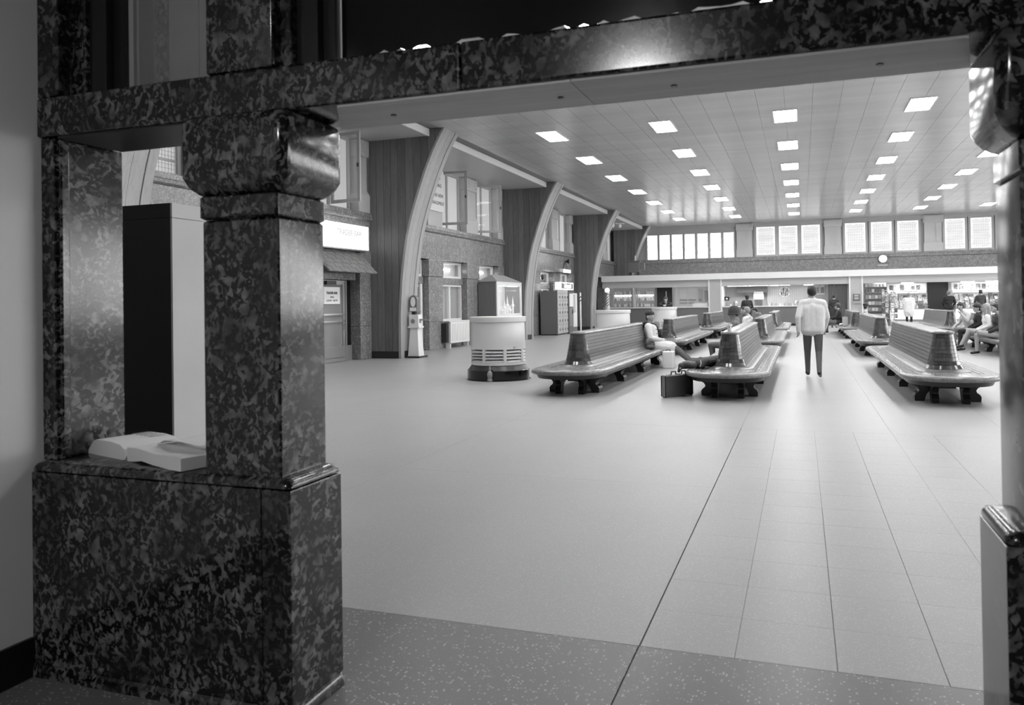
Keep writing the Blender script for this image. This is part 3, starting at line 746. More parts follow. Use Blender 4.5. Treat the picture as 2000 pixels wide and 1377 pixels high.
for sname, a, b, lab in (('bottle_shelf', -11.05, -9.78, 'mirrored shelf unit behind the barber pole'), ('bottle_shelf', -9.55, -8.4, 'shelf unit of tonic bottles beside the dark doorway')):
    t = thing(sname, lab, 'shelf', ((a+b)/2, 48.95, 1.14))
    part('back', MB().box(a, b, 49.12, 49.15, 1.14, 2.4), 'plaster', t)
    for zz in (1.16, 1.52, 1.92): part('shelf_board', MB().box(a, b, 48.82, 49.12, zz, zz+.02), 'steel', t)
    for xx in (a-.03, b): part('upright', MB().box(xx, xx+.03, 48.82, 49.15, 1.14, 2.4), 'steel', t)
    part('tube_light', MB().box(a+.1, b-.1, 49.08, 49.11, 1.86, 1.89), 'tube', t)
    for zz in (1.18, 1.54, 1.94):
        xx = a+.08
        while xx < b-.06:
            if rnd.random() > .12: tag(link('tonic_bottle', rnd.choice(bottle[:6] + bottle[:1]*3 + bottle[3:4]*3), None, (xx, 48.93+rnd.uniform(-.04, .04), zz)), 'small tonic bottle standing on the barber shop shelves', 'bottle', 'bottles on the barber shelves')
            xx += .115
dk = struct('door_3', MB().box(-8.28, -7.26, 48.9, 48.95, 0, 2.4), 'dark_wood')
part('door_slot', MB().box(-7.75, -7.70, 48.88, 48.9, 1.6, 2.1), 'paper', dk); part('door_frame', MB().box(-8.34, -8.28, 48.86, 48.95, 0, 2.4), 'steel', dk)
pc = MB()
for q in range(9): pc.prism([(-11.3+.045*q, 48.6+(.03 if q % 2 else 0)), (-11.255+.045*q, 48.6+(0 if q % 2 else .03)), (-11.255+.045*q, 48.66), (-11.3+.045*q, 48.66)], 1.14, 2.39, 'Z')
single('shop_curtain', 'dark gathered curtain in the corner of the barber window', 'curtain', pc, 'panel_dark')
pw = struct('wall_barber_posters', MB().box(-7.18, -5.15, 49.3, 49.35, 0, 2.4), 'paper')
nb = 0
for (a, b, z0, z1, mm) in ((-6.95, -6.55, 1.72, 2.15, 'white'), (-6.45, -5.9, 2.0, 2.28, 'white'), (-6.98, -6.52, 1.50, 1.58, 'print'), (-6.46, -6.0, 1.50, 1.58, 'print'), (-6.98, -6.52, 1.3, 1.42, 'print_grey'), (-6.46, -6.1, 1.3, 1.42, 'print_grey'), (-5.85, -5.6, 1.45, 2.2, 'fascia_grey'), (-5.5, -5.2, 1.5, 2.1, 'panel_dark'), (-5.92, -5.7, 1.25, 1.62, 'white')):
    single('wall_poster', ['pale poster with a dark caption strip on the barber shop wall', 'dark printed strip on the barber shop wall', 'grey picture card on the barber shop wall'][0 if mm in ('white', 'paper') else 1 if mm == 'print' else 2], 'poster', MB().box(a, b, 49.285, 49.3, z0, z1), mm, 'posters on the barber shop wall')
cb = thing('open_box', 'low white box on the barber shop counter end', 'box', (-5.6, 48.45, 1.14))
f = MB().box(-6.1, -5.2, 48.3, 48.32, 1.145, 1.34).box(-6.1, -5.2, 48.58, 48.6, 1.145, 1.34).box(-6.1, -6.08, 48.32, 48.58, 1.145, 1.34).box(-5.22, -5.2, 48.32, 48.58, 1.145, 1.34).box(-6.08, -5.22, 48.32, 48.58, 1.145, 1.16)
part('box_sides', f, 'white', cb)
# barber pole
bp_ = thing('barber_pole', 'striped barber pole with white globe on top', 'barber pole', (-11.09, 47.7, 0))
part('stand', MB().lathe([(.17, 0), (.17, .04), (.09, .08), (.09, 1.0), (.16, 1.06), (.16, 1.2)], (-11.09, 47.7, 0), 20), 'white_paint', bp_, True)
part('cylinder', MB().lathe([(.13, 1.2), (.13, 1.95)], (-11.09, 47.7, 0), 20), 'white', bp_, True)
for k in range(4): part('stripe', helix(-11.09, 47.7, .13, 1.2, 1.87, 1.0, k*PI/2, .085), 'print_grey', bp_)
part('collar', MB().lathe([(.15, 1.95), (.2, 2.0), (.19, 2.05), (.09, 2.08)], (-11.09, 47.7, 0), 20), 'steel', bp_, True)
part('globe', MB().ball((-11.09, 47.7, 2.2), .155, 20, 12), 'displaylit', bp_, True)

# lunch counter furniture
dr = single('dark_curtain', 'dark heavy curtain beside the lunch counter', 'curtain', MB().prism([(1.4+.05*k, 48.3+(.05 if k % 2 else 0)) for k in range(21)] + [(2.4, 48.42), (1.4, 48.42)], 0, 2.39, 'Z'), 'panel_dark')
jd = thing('juice_dispenser', 'lit juice dispenser with white top on the lunch counter', 'dispenser', (-2.35, 48.6, 1.14))
part('base', MB().box(-2.58, -2.12, 48.45, 48.75, 1.14, 1.52), 'steel', jd)
for q in range(6): part('vent_slat', MB().box(-2.56, -2.14, 48.44, 48.45, 1.18+q*.055, 1.20+q*.055), 'print', jd)
part('tank', MB().bbox(-2.62, -2.08, 48.42, 48.78, 1.52, 1.82, .02), 'displaylit', jd); part('lid', MB().box(-2.6, -2.1, 48.43, 48.77, 1.82, 1.96), 'white_paint', jd)
gf = thing('wall_fan', 'round grey wall fan behind the lunch counter', 'fan', (-.97, 51.8, 1.8))
part('guard', MB().lathe([(.30, -.02), (.32, 0), (.30, .02), (.28, 0), (.30, -.02)], (0, 0, 0), 28, cap=False).xform(Matrix.Translation((-.97, 51.6, 1.95)) @ Matrix.Rotation(PI/2, 4, 'X')), 'white', gf, True)
for k in range(4): part('blade', MB().prism([(-.97+.05*math.cos(a), 1.95+.05*math.sin(a)) for a in (k*PI/2, k*PI/2+.9)] + [(-.97+.26*math.cos(a), 1.95+.26*math.sin(a)) for a in (k*PI/2+.9, k*PI/2+.45, k*PI/2)], 51.6, 51.61, 'Y'), 'panel_dark', gf)
part('bracket', MB().box(-1.0, -.94, 51.62, 51.9, 1.7, 2.0), 'steel', gf)
pnl = struct('wall_lunch_panel', MB().box(-2.0, .35, 51.6, 51.9, 0, 2.4), 'fascia_grey')
for k in range(20): part('batten', MB().box(-1.95+.105*k, -1.90+.105*k, 51.58, 51.6, .9, 2.38), 'plaster', pnl)
hood = single('range_hood', 'long dark cooking hood on the lunch counter back wall', 'hood', MB().prism([(50.9, 1.95), (51.9, 1.95), (51.9, 2.39), (51.3, 2.39)], -3.75, -1.95, 'X'), 'panel_dark')
bc = thing('back_counter', 'steel back counter behind the lunch bar', 'counter', (-1.4, 51.2, 0))
part('cabinet', MB().box(-4.2, 1.2, 50.9, 51.5, 0, .95), 'fascia_grey', bc); part('worktop', MB().box(-4.2, 1.2, 50.85, 51.5, .95, 1.0), 'steel', bc)
rnd = random.Random(21)
cupm = mesh_of('drinking_cup', MB().lathe([(.03, 0), (.045, .12), (.04, .12), (.028, .01)], n=12, cap=False).lathe([(.03, 0), (.001, .004)], n=12), 'white', True)
jarm = mesh_of('sugar_jar', MB().lathe([(.05, 0), (.05, .14), (.03, .17), (.03, .2)], n=12), 'steel', True)
boxm = mesh_of('napkin_box', MB().box(-.09, .09, -.06, .06, 0, .16), 'fascia_grey')
urn = mesh_of('coffee_urn', MB().lathe([(.14, 0), (.15, .05), (.15, .35), (.12, .42), (.03, .45), (.03, .48)], n=16), 'steel', True)
for k, xx in enumerate((-3.9, -3.55, -3.25, -3.0, -2.8, -1.9, -1.75, -1.6, -1.4, -1.15, -.9, -.7, -.5, -.3, -.1, .15, .4)):
    me, lab, cat = ((cupm, 'white cup standing on the lunch counter', 'cup'), (jarm, 'steel sugar jar standing on the lunch counter', 'jar'), (boxm, 'grey napkin box standing on the lunch counter', 'napkin box'))[k % 3]
    tag(link(me.name, me, None, (xx, 48.35, 1.14)), lab, cat, 'things on the lunch counter')
for xx in (-3.8, -3.4, -.3, .2, .7): tag(link('coffee_urn', urn, None, (xx, 51.1, 1.0)), 'round steel coffee urn on the back counter', 'urn', 'urns on the back counter')
tel = thing('wall_telephone', 'black telephone on the lunch bar side wall', 'telephone', (-4.1, 48.7, 1.5)); part('body', MB().bbox(-4.28, -4.0, 48.62, 48.8, 1.48, 1.72, .03), 'black', tel); part('dial', MB().ball((-4.14, 48.62, 1.58), .06, 10, 6), 'white', tel); part('shelf', MB().box(-4.37, -3.95, 48.55, 48.85, 1.45, 1.48), 'steel', tel)
mn = thing('menu_board', 'pale slanted menu boards at the end of the lunch bar', 'sign', (.8, 51.5, 1.9))
for q in range(3): part('board', MB().box(.45+q*.3, .72+q*.3, 51.87, 51.9, 1.75, 2.35), 'paper', mn); part('print_lines', MB().box(.48+q*.3, .69+q*.3, 51.86, 51.87, 1.85, 2.2), 'print_grey', mn)
# coin machine on the shop pier
cm = thing('stamp_machine', 'small grey coin machine mounted on the shop pier', 'machine', (2.86, YS-.1, 1.2))
part('body', MB().bbox(2.69, 3.03, YS-.2, YS-.06, 1.36, 1.74, .015), 'panel_dark', cm); part('window', MB().box(2.74, 2.95, YS-.21, YS-.2, 1.6, 1.69), 'fascia_grey', cm); part('window', MB().box(2.74, 2.95, YS-.21, YS-.2, 1.45, 1.55), 'fascia_grey', cm); part('tray', MB().box(2.69, 3.03, YS-.22, YS-.06, 1.22, 1.35), 'steel', cm)

# newsstand
covers = []
for k, v in enumerate((.72, .55, .38, .22, .12, .6)):
    mm = mat('cover_%d' % k, v, .5); t = NT(mm); oi = t.n('ShaderNodeObjectInfo').outputs['Random']
    vv = t.n('ShaderNodeVectorMath', operation='ADD', i_0=t.pos()); t.t.links.new(oi, vv.inputs[1])
    nz = t.noise(vv.outputs[0], 13., 3.)
    t.color(t.ramp(nz, [(.38, v*.35), (.5, v), (.62, min(.85, v*1.25))]))
    covers.append(mesh_of('magazine', MB().box(-.1, .1, -.008, .008, 0, .28), mm))
rnd = random.Random(31)
def magazine(x, y, z, tilt=.3, grp='on the newsstand tiers', lab='printed magazine standing in the newsstand display tiers'):
    o = tag(link('magazine', rnd.choice(covers), None, (x, y, z)), lab, 'magazine', 'magazines ' + grp); o.rotation_euler = (-tilt, 0, 0); o.scale = (rnd.uniform(.85, 1.15), 1, rnd.uniform(.85, 1.15)); return o
for a, b, lab in ((4.55, 6.5, 'newsstand counter with lit white front left of its dark door'), (7.75, 11.2, 'newsstand counter with lit white front right of its dark door')):
    t = thing('news_counter', lab, 'counter', ((a+b)/2, 48.6, 0))
    part('kick', MB().box(a, b, 48.45, 49.1, 0, .28), 'fascia_grey', t); part('lit_front', MB().box(a+.02, b-.02, 48.4, 48.46, .32, .84), 'displaylit', t)
    part('frame', MB().box(a, b, 48.38, 49.1, .28, .32).box(a, b, 48.38, 49.1, .84, .88), 'steel', t)
    part('cabinet', MB().box(a, b, 48.46, 49.1, .32, .84), 'fascia_grey', t)
    for q in range(4):
        part('tier_board', MB().box(a, b, 48.42+q*.17, 48.45+q*.17+.14, .88+q*.16, .90+q*.16), 'steel', t)
        xx = a+.14
        while xx < b-.1: magazine(xx, 48.50+q*.17, .905+q*.16); xx += .235
    part('tier_back', MB().box(a, b, 49.1, 49.14, 0, 1.7), 'fascia_grey', t)
    part('header', MB().box(a, b, 49.5, 49.55, 1.85, 2.28), 'paper', t); part('header_light', MB().box(a+.05, b-.05, 49.3, 49.4, 1.76, 1.8), 'tube', t)
    xx = a+.2
    while xx < b-.2: magazine(xx, 49.47, 1.9, .05, 'on the header boards', 'printed magazine pinned to the newsstand header board'); xx += .27
dd = struct('door_4', MB().box(6.6, 7.66, 50.0, 50.05, 0, 2.4), 'dark_wood'); part('door_frame', MB().box(6.52, 6.6, 49.95, 50.05, 0, 2.4).box(7.66, 7.74, 49.95, 50.05, 0, 2.4), 'steel', dd)
for cx2, cy2, lab in ((4.22, 47.3, 'tall wire paperback rack in front of the newsstand, next to the pier'), (4.62, 47.0, 'tall wire paperback rack in front of the newsstand, next to the lady')):
    t = thing('book_rack', lab, 'rack', (cx2, cy2, 0))
    part('pole', MB().lathe([(.02, .04), (.02, 1.9)], (cx2, cy2, 0), 8), 'steel', t); part('base', MB().lathe([(.18, 0), (.18, .03), (.03, .05)], (cx2, cy2, 0), 16), 'black', t)
    part('top_cap', MB().lathe([(.16, 1.88), (.16, 1.92)], (cx2, cy2, 0), 16), 'steel', t)
    for q in range(6):
        part('basket', MB().box(cx2-.17, cx2+.17, cy2-.12, cy2+.12, .12+q*.29, .135+q*.29), 'steel', t)
        for u in (-.085, .085):
            magazine(cx2+u, cy2-.12, .14+q*.29, -.06, 'in the wire racks', 'paperback standing in a wire newsstand rack').scale = (.75, 1, .8)
            magazine(cx2+u, cy2+.10, .14+q*.29, .06, 'in the wire racks', 'paperback standing in a wire newsstand rack').scale = (.75, 1, .8)
sh = thing('side_shelf', 'open newsstand shelf of packets beside the pier', 'shelf', (3.8, 49.3, 0))
for zz in (.4, .75, 1.1, 1.45, 1.8, 2.1): part('shelf_board', MB().box(3.3, 4.5, 49.2, 49.5, zz, zz+.025), 'steel', sh)
for xx in (3.3, 4.47): part('upright', MB().box(xx, xx+.03, 49.2, 49.5, 0, 2.39), 'steel', sh)
part('back', MB().box(3.3, 4.5, 49.5, 49.52, 0, 2.39), 'fascia_grey', sh)
pk = [mesh_of('packet', MB().box(-.07, .07, -.05, .05, 0, .18), m_) for m_ in ('white', 'fascia_grey', 'print_grey', 'paper')]
for zz in (.425, .775, 1.125, 1.475, 1.825, 2.125):
    xx = 3.45
    while xx < 4.4: tag(link('packet', rnd.choice(pk), None, (xx, 49.32, zz)), 'small packet on the newsstand side shelf', 'packet', 'packets on the side shelf'); xx += .17
# projector-like box on the shop roof
pj = thing('roof_projector', 'dark box on short legs standing on the shop roof', 'projector', (-9.6, 48.7, 3.07))
part('body', MB().bbox(-9.95, -9.25, 48.4, 48.9, 3.28, 3.92, .03), 'panel_dark', pj); part('side_box', MB().box(-9.27, -8.95, 48.45, 48.8, 3.42, 3.85), 'locker_grey', pj)
part('top_plate', MB().box(-10.1, -9.2, 48.38, 48.92, 3.92, 3.98), 'panel_dark', pj); part('flag', MB().box(-9.55, -9.5, 48.6, 48.63, 3.98, 4.3), 'white', pj)
for xx in (-9.85, -9.4):
    for yy in (48.45, 48.8): part('leg', MB().box(xx, xx+.05, yy, yy+.05, 3.07, 3.29), 'dark_metal', pj)
ch_ = thing('hanging_lamp', 'pair of small white spot lamps under the side soffit', 'lamp', (-10.1, 46.0, 6.16))
part('arm', MB().tube([(-10.5, 45.6, 6.05), (-10.0, 46.0, 6.05), (-9.75, 46.6, 6.1)], .02, 6), 'white_paint', ch_)
part('stem', MB().box(-10.12, -10.08, 45.98, 46.02, 6.05, 6.16), 'white_paint', ch_)
for xx, yy in ((-10.25, 45.8), (-9.92, 46.2)): part('spot', MB().ball((xx, yy, 5.93), (.09, .09, .13)), 'white', ch_, True)

# ================================================================== MARBLE SCREEN IN THE FOREGROUND
def rrect(x0, x1, y0, y1, z, r, n=5):
    out = []
    for cx, cy, a in ((x1-r, y0+r, -PI/2), (x1-r, y1-r, 0), (x0+r, y1-r, PI/2), (x0+r, y0+r, PI)):
        for k in range(n+1): t_ = a+PI/2*k/n; out.append((cx+r*math.cos(t_), cy+r*math.sin(t_), z))
    return out
def stack(prof, x0, x1, y0, y1):
    return MB().rings([rrect(x0+i, x1-i, y0+i, y1-i, z, r) for z, i, r in prof])
def marble_pillar(x0, x1, mirror, label):
    t = thing('marble_pillar', label, 'pillar', ((x0+x1)/2, 2.6, .875))
    part('shaft', stack([(.876, 0, .01), (1.822, 0, .01), (1.83, .008, .01)], x0, x1, 2.47, 2.765), 'marble', t, True)
    part('neck', stack([(1.831, .014, .012), (1.84, .0, .016), (1.915, .0, .016), (1.92, .006, .016)], x0-.004, x1+.004, 2.455, 2.775), 'marble', t, True)
    part('capital', stack([(1.921, .062, .02), (1.928, .046, .028), (1.943, .028, .034), (1.963, .012, .04), (1.99, .0, .042), (2.185, .0, .042), (2.205, .006, .04), (2.216, .02, .035), (2.2195, .04, .03)], x0-.062, x1+.068, 2.412, 2.81), 'marble', t, True, 28)
    part('upper_shaft', MB().bbox(x0+.01, x1-.03, 2.485, 2.76, 2.39, 3.3, .01), 'marble', t, True)
    part('pilaster_strip', MB().bbox(x1-.03, x1+.02, 2.53, 2.75, 2.39, 3.3, .006), 'marble', t)
    return t
def pedestal(x0, x1, seam, label):
    t = thing('marble_pedestal', label, 'pedestal', ((x0+x1)/2, 2.6, 0))
    for a, b in ((x0, seam-.0015), (seam+.0015, x1)):
        part('block', MB().bbox(a, b, 2.445, 2.785, .05, .835, .004), 'marble', t)
    part('coping', stack([(.836, .012, .02), (.842, 0, .025), (.855, .0, .03), (.868, .008, .03), (.875, .028, .02)], x0, x1, 2.442, 2.787), 'marble', t, True, 50)
    part('foot', stack([(.001, -.012, .03), (.03, -.012, .03), (.049, .0, .03)], x0, x1, 2.445, 2.785), 'marble', t, True, 50)
    return t
pedestal(-3.0, -1.742, -1.868, 'veined dark marble pedestal with the open book on it')
marble_pillar(-2.14, -1.795, 1, 'veined dark marble pillar beside the open book')
pedestal(.5, 2.6, .64, 'veined dark marble pedestal at the far side of the opening')
marble_pillar(.555, .92, -1, 'veined dark marble pillar at the far side of the opening')
jb = thing('marble_jamb', 'marble jamb between the plaster wall and the small opening', 'jamb', (-2.96, 2.68, .875))
part('jamb_block', MB().bbox(-3.0, -2.925, 2.50, 2.86, .876, 2.219, .006), 'marble', jb)
part('edge_moulding', MB().bbox(-2.935, -2.905, 2.515, 2.56, .876, 2.219, .008), 'marble', jb)
part('upper_jamb', MB().bbox(-3.0, -2.88, 2.485, 2.76, 2.386, 3.3, .008), 'marble', jb); part('upper_strip', MB().bbox(-2.88, -2.80, 2.55, 2.76, 2.386, 3.3, .006), 'marble', jb)
ln = thing('marble_lintel', 'long veined marble lintel across the top of the opening', 'lintel', (-.3, 2.65, 2.22))
for a, b in ((-3.0, -1.071), (-1.069, .899), (.901, 2.8)): part('lintel_block', MB().bbox(a, b, 2.48, 2.83, 2.222, 2.385, .010), 'marble', ln)
for pts in ([(-1.56, 2.497), (-.692, 2.497), (-.692, 2.829), (-1.75, 2.829)], [(-.690, 2.497), (.445, 2.497), (.508, 2.829), (-.690, 2.829)]):
    part('soffit_board', MB().prism(pts, 2.213, 2.2215, 'Z'), 'wood_soffit', ln)
part('soffit_board', MB().prism([(-2.90, 2.497), (-2.21, 2.497), (-2.21, 2.829), (-2.90, 2.829)], 2.213, 2.2215, 'Z'), 'dark_wood', ln)
for xx in (-1.427, -.776, -.385, .237): part('bolt_hole', MB().lathe([(.011, 2.209), (.011, 2.214)], (xx, 2.675, 0), 12), 'black', ln)
# glazed panels above the lintel
def sash(nm, x0, x1, z0, z1, m):
    f = MB().box(x0, x0+.09, 2.57, 2.70, z0, z1).box(x1-.05, x1, 2.57, 2.70, z0, z1).box(x0+.09, x1-.05, 2.57, 2.70, z0, z0+.02)
    f.box(x0+.09, x0+.14, 2.61, 2.68, z0+.02, z1)
    return struct(nm, f, m)
wa = sash('window_%d' % (wn[0]+2), -2.80, -2.13, 2.386, 3.3, 'black')
part('bead', MB().box(-2.66, -2.635, 2.64, 2.67, 2.42, 3.3), 'grey_paint', wa)
part('pane', MB().box(-2.64, -2.18, 2.655, 2.66, 2.41, 3.3), 'glass', wa)
bw = struct('wall_boarding', MB().box(-2.9, -2.05, 2.80, 2.82, 2.386, 3.3), 'wood_board')
for a, b in ((-2.66, -2.585), (-2.583, -2.42), (-2.418, -2.25), (-2.248, -2.10)): part('board', MB().box(a+.0015, b-.0015, 2.785, 2.80, 2.386, 3.3), 'marble' if a < -2.65 else 'wood_board', bw)  # marble strip at the left stands in for the jamb's reflection in the glass
wb = sash('window_%d' % (wn[0]+3), -1.775, .56, 2.386, 3.3, 'black')
rnd = random.Random(9); low = []; xx = -1.63
while xx < .51:
    g_ = 2.438 if (rnd.random() < .3 or xx < -1.5) else 2.446 + rnd.uniform(.001, .009)
    low.append((xx, g_)); xx += .035
part('painted_pane', MB().prism(low + [(.51, 3.3), (-1.63, 3.3)], 2.65, 2.656, 'Y'), 'black_gloss', wb)
wc = sash('window_%d' % (wn[0]+4), .94, 2.8, 2.386, 3.3, 'black'); part('painted_pane', MB().box(1.08, 2.75, 2.65, 2.656, 2.406, 3.3), 'black_gloss', wc)

# vestibule shell
struct('wall_vestibule_left', MB().box(-3.3, -3.0, -4.2, 2.86, .16, 3.32), 'plaster_vestibule')
struct('baseboard_vestibule_left', MB().box(-3.3, -2.985, -4.2, 2.44, 0, .16), 'black')
struct('wall_vestibule_back', MB().box(-3.3, 4.3, -4.4, -4.2, 0, 3.32), 'panel_dark')
struct('wall_vestibule_right', MB().box(4.0, 4.3, -4.2, 2.5, 0, 3.32), 'panel_dark')
struct('ceiling_vestibule', MB().box(-3.3, 4.3, -4.2, 2.86, 3.3, 3.6), 'panel_dark')
struct('wall_front', MB().box(-12.2, XR+.3, 2.5, 2.86, 3.6, H+.3), 'marble_hall'); struct('wall_front_left', MB().box(-12.2, -3.3, 2.5, 2.86, 0, 3.6), 'marble_hall'); struct('wall_front_right', MB().box(2.6, XR+.3, 2.5, 2.86, 0, 3.6), 'marble_hall')
vl = thing('unseen_vestibule_lamp', 'unseen round ceiling lamp put into the vestibule', 'lamp', (-1.2, -1.6, 3.3))  # unseen lamp put in behind the camera to light the foreground
part('bowl', MB().lathe([(.02, -.16), (.14, -.14), (.2, -.06), (.2, 0)], (-1.2, -1.6, 3.3), 24), mat('vestibule_glow', .9, .5, emit=175.), vl, True)
part('rim', MB().lathe([(.2, -.02), (.23, -.02), (.23, 0), (.2, 0)], (-1.2, -1.6, 3.3), 24, cap=False), 'steel', vl)

# open book on the pedestal
bk = thing('open_book', 'thick open directory lying on the marble pedestal', 'book', (-2.60, 2.565, .876))
def bkpart(nm, mb, m, sm=False):
    o = link(nm, mesh_of(nm, mb, m, sm), bk); return o
Ld = [(-.345, 0), (-.335, .02), (-.295, .058), (-.27, .066), (-.15, .068), (-.07, .062), (-.035, .045), (-.022, .02), (-.03, .004), (-.05, 0)]
Rd = [(-.012, .0), (-.012, .056), (.06, .060), (.13, .056), (.20, .050), (.36, .056), (.385, .05), (.385, .002), (.30, .0), (.2, .004), (.1, .012), (.04, .004)]
bkpart('left_pages', MB().prism(Ld, -.005, .24, 'Y'), 'paper', True)
bkpart('right_pages', MB().prism(Rd, -.005, .24, 'Y'), 'paper', True)
bkpart('spine', MB().prism([(-.05, 0), (-.03, .012), (-.012, .012), (.0, 0)], -.004, .238, 'Y'), 'print_grey')
bkpart('loose_page', MB().prism([(.05, .064), (.10, .082), (.20, .088), (.36, .083), (.36, .0815), (.2, .0862), (.10, .080), (.052, .062)], .09, .24, 'Y'), 'white', True)
ln_ = MB()
for q in range(5): ln_.box(-.27+.035*q, -.262+.035*q, .15, .225, .0678, .0692)
bkpart('print_lines', ln_, 'print_grey')
bk.rotation_euler = (0, 0, math.radians(-17))

# tall cabinet behind the small opening; front shade and side light put into colours
cb2 = thing('tall_cabinet', 'tall cabinet behind the small opening, front coloured as shaded and side as lit', 'cabinet', (-4.5, 4.7, 0))
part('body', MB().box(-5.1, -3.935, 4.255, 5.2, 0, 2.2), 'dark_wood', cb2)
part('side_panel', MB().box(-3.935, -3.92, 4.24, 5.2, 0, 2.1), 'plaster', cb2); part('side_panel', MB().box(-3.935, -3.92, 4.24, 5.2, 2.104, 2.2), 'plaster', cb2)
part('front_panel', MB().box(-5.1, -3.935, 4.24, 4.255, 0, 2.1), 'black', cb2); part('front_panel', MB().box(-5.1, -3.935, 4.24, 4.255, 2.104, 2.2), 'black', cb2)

# ================================================================== BENCHES
BL, BW = 7.95, .635
def outline(w, y0, y1, z, a=.72, n=10):
    out = []; e = 2.35
    for k in range(2*n+1):
        t_ = PI - PI*k/(2*n); c, s_ = math.cos(t_), math.sin(t_)
        out.append((w*math.copysign(abs(c)**(2/e), c), y0+a-a*abs(s_)**(2/e), z))
    for k in range(2*n+1):
        t_ = PI*k/(2*n); c, s_ = math.cos(t_), math.sin(t_)
        out.append((w*math.copysign(abs(c)**(2/e), c), y1-a+a*abs(s_)**(2/e), z))
    return out
def stadium(r, z, yc0=1.15, yc1=BL-1.15, n=10):
    return [(r*math.cos(PI+PI*k/n), yc0+r*math.sin(PI+PI*k/n), z) for k in range(n+1)] + [(r*math.cos(PI*k/n), yc1+r*math.sin(PI*k/n), z) for k in range(n+1)]
def back_r(z):
    P_ = [(.44, .262), (.50, .222), (.56, .204), (.65, .186), (.80, .160), (.95, .133)]
    for (z0, r0), (z1, r1) in zip(P_, P_[1:]):
        if z <= z1: return r0+(r1-r0)*(z-z0)/(z1-z0)
    return P_[-1][1]
def make_bench(label):
    t = thing('waiting_bench', label, 'bench', (0, 0, 0), 'wooden waiting benches')
    seatp = [(.345, .03), (.352, .008), (.375, -.004), (.40, .0), (.418, .018), (.424, .05), (.421, .10), (.408, .18), (.398, .26), (.405, .33), (.412, .36)]
    mb = MB().rings([outline(BW-i, i, BL-i, z, .72-i*.6) for z, i in seatp])
    link('seat', mesh_of('seat', mb, 'wood_bench_seat', True, ang=60), t)
    for s_ in (-1, 1):                                   # strips along the seat
        for k, xx in enumerate((.40, .455, .51)):
            link('seat_strip', mesh_of('seat_strip', MB().box(s_*xx-.006, s_*xx+.006, .75, BL-.75, .395, .4055+.006*k), 'wood_bench_back'), t)
    link('apron', mesh_of('apron', MB().rings([outline(BW-.10, .10, BL-.10, .28, .64), outline(BW-.07, .07, BL-.07, .344, .66)]), 'bench_leg', True), t)
    mb = MB().rings([stadium(r, z) for z, r in ((.400, .37), (.418, .355), (.424, .31), (.438, .285), (.446, .262), (.452, .25))])
    link('base_moulding', mesh_of('base_moulding', mb, 'wood_bench_back', True), t)
    link('back_core', mesh_of('back_core', MB().rings([stadium(back_r(z)-.012, z) for z in (.44, .5, .56, .65, .8, .955)]), 'print', False), t)
    zs = [.452+(.955-.452)*k/9 for k in range(10)]
    for k in range(9):
        za, zb = zs[k]+.0025, zs[k+1]-.0025; ra, rb = back_r(za), back_r(zb); y0, y1 = 1.15, BL-1.15
        for s_ in (-1, 1):
            v = [(s_*ra, y0, za), (s_*ra, y1, za), (s_*rb, y1, zb), (s_*rb, y0, zb)]; v += [(x_-s_*.014, y_, z_) for x_, y_, z_ in v]
            link('back_board', mesh_of('back_board', MB().add(v, [(0,1,2,3),(4,7,6,5),(0,4,5,1),(1,5,6,2),(2,6,7,3),(3,7,4,0)]), 'wood_bench_back'), t)
        for end, yc, a0 in ((0, y0, PI), (1, y1, 0)):
            nb_ = 4 if end == 0 else 1
            for q in range(nb_):
                b0, b1 = a0+PI*q/nb_+.006, a0+PI*(q+1)/nb_-.006; n_ = 4 if end == 0 else 10; vs = []; fs = []
                for e_ in range(n_+1):
                    a = b0+(b1-b0)*e_/n_
                    for rr, zz in ((ra, za), (rb, zb), (rb-.014, zb), (ra-.014, za)): vs.append((rr*math.cos(a), yc+rr*math.sin(a), zz))
                for e_ in range(n_):
                    for w_ in range(4): fs.append((e_*4+w_, e_*4+(w_+1) % 4, e_*4+4+(w_+1) % 4, e_*4+4+w_))
                fs += [(3,2,1,0), (n_*4, n_*4+1, n_*4+2, n_*4+3)]
                link('end_block', mesh_of('end_block', MB().add(vs, fs), 'wood_bench_dark', True, ang=40), t)
    mb = MB().rings([stadium(r, z) for z, r in ((.955, .14), (.965, .15), (.98, .148), (.993, .135), (1.0, .11), (1.003, .07))])
    link('top_rail', mesh_of('top_rail', mb, 'wood_bench_seat', True, ang=60), t)
    bp = [(.30, 0), (.425, 0), (.43, .07), (.41, .105), (.375, .13), (.365, .16), (.385, .195), (.43, .225), (.50, .25), (.535, .285), (.535, .30)]
    full = bp + [(-x_, z_) for x_, z_ in reversed(bp)] + [(-.27, .10), (-.20, .19), (-.11, .235), (0, .25), (.11, .235), (.20, .19), (.27, .10)]
    for yy in (.98, 2.95, 4.97, BL-.98):
        link('leg_bracket', mesh_of('leg_bracket', MB().prism(full, yy-.13, yy+.13, 'Y'), 'bench_leg'), t)
    fp = [(.72, 0), (.56, 0), (.55, .07), (.575, .105), (.60, .13), (.605, .16), (.58, .195), (.52, .225), (.42, .25), (.33, .285), (.33, .30), (.95, .30), (.95, .24), (.86, .22), (.78, .12)]
    for s_ in (-1, 1):
        for flip in (0, 1):
            mb = MB().prism([((BL-u) if flip else u, w_) for u, w_ in fp], s_*.195-.045, s_*.195+.045, 'X'); link('end_foot', mesh_of('end_foot', mb, 'bench_leg'), t)
    link('spine_beam', mesh_of('spine_beam', MB().box(-.12, .12, .9, BL-.9, .18, .29), 'bench_leg'), t)
    return t
wood('wood_bench_dark', .03, .10, 'Z', .15)
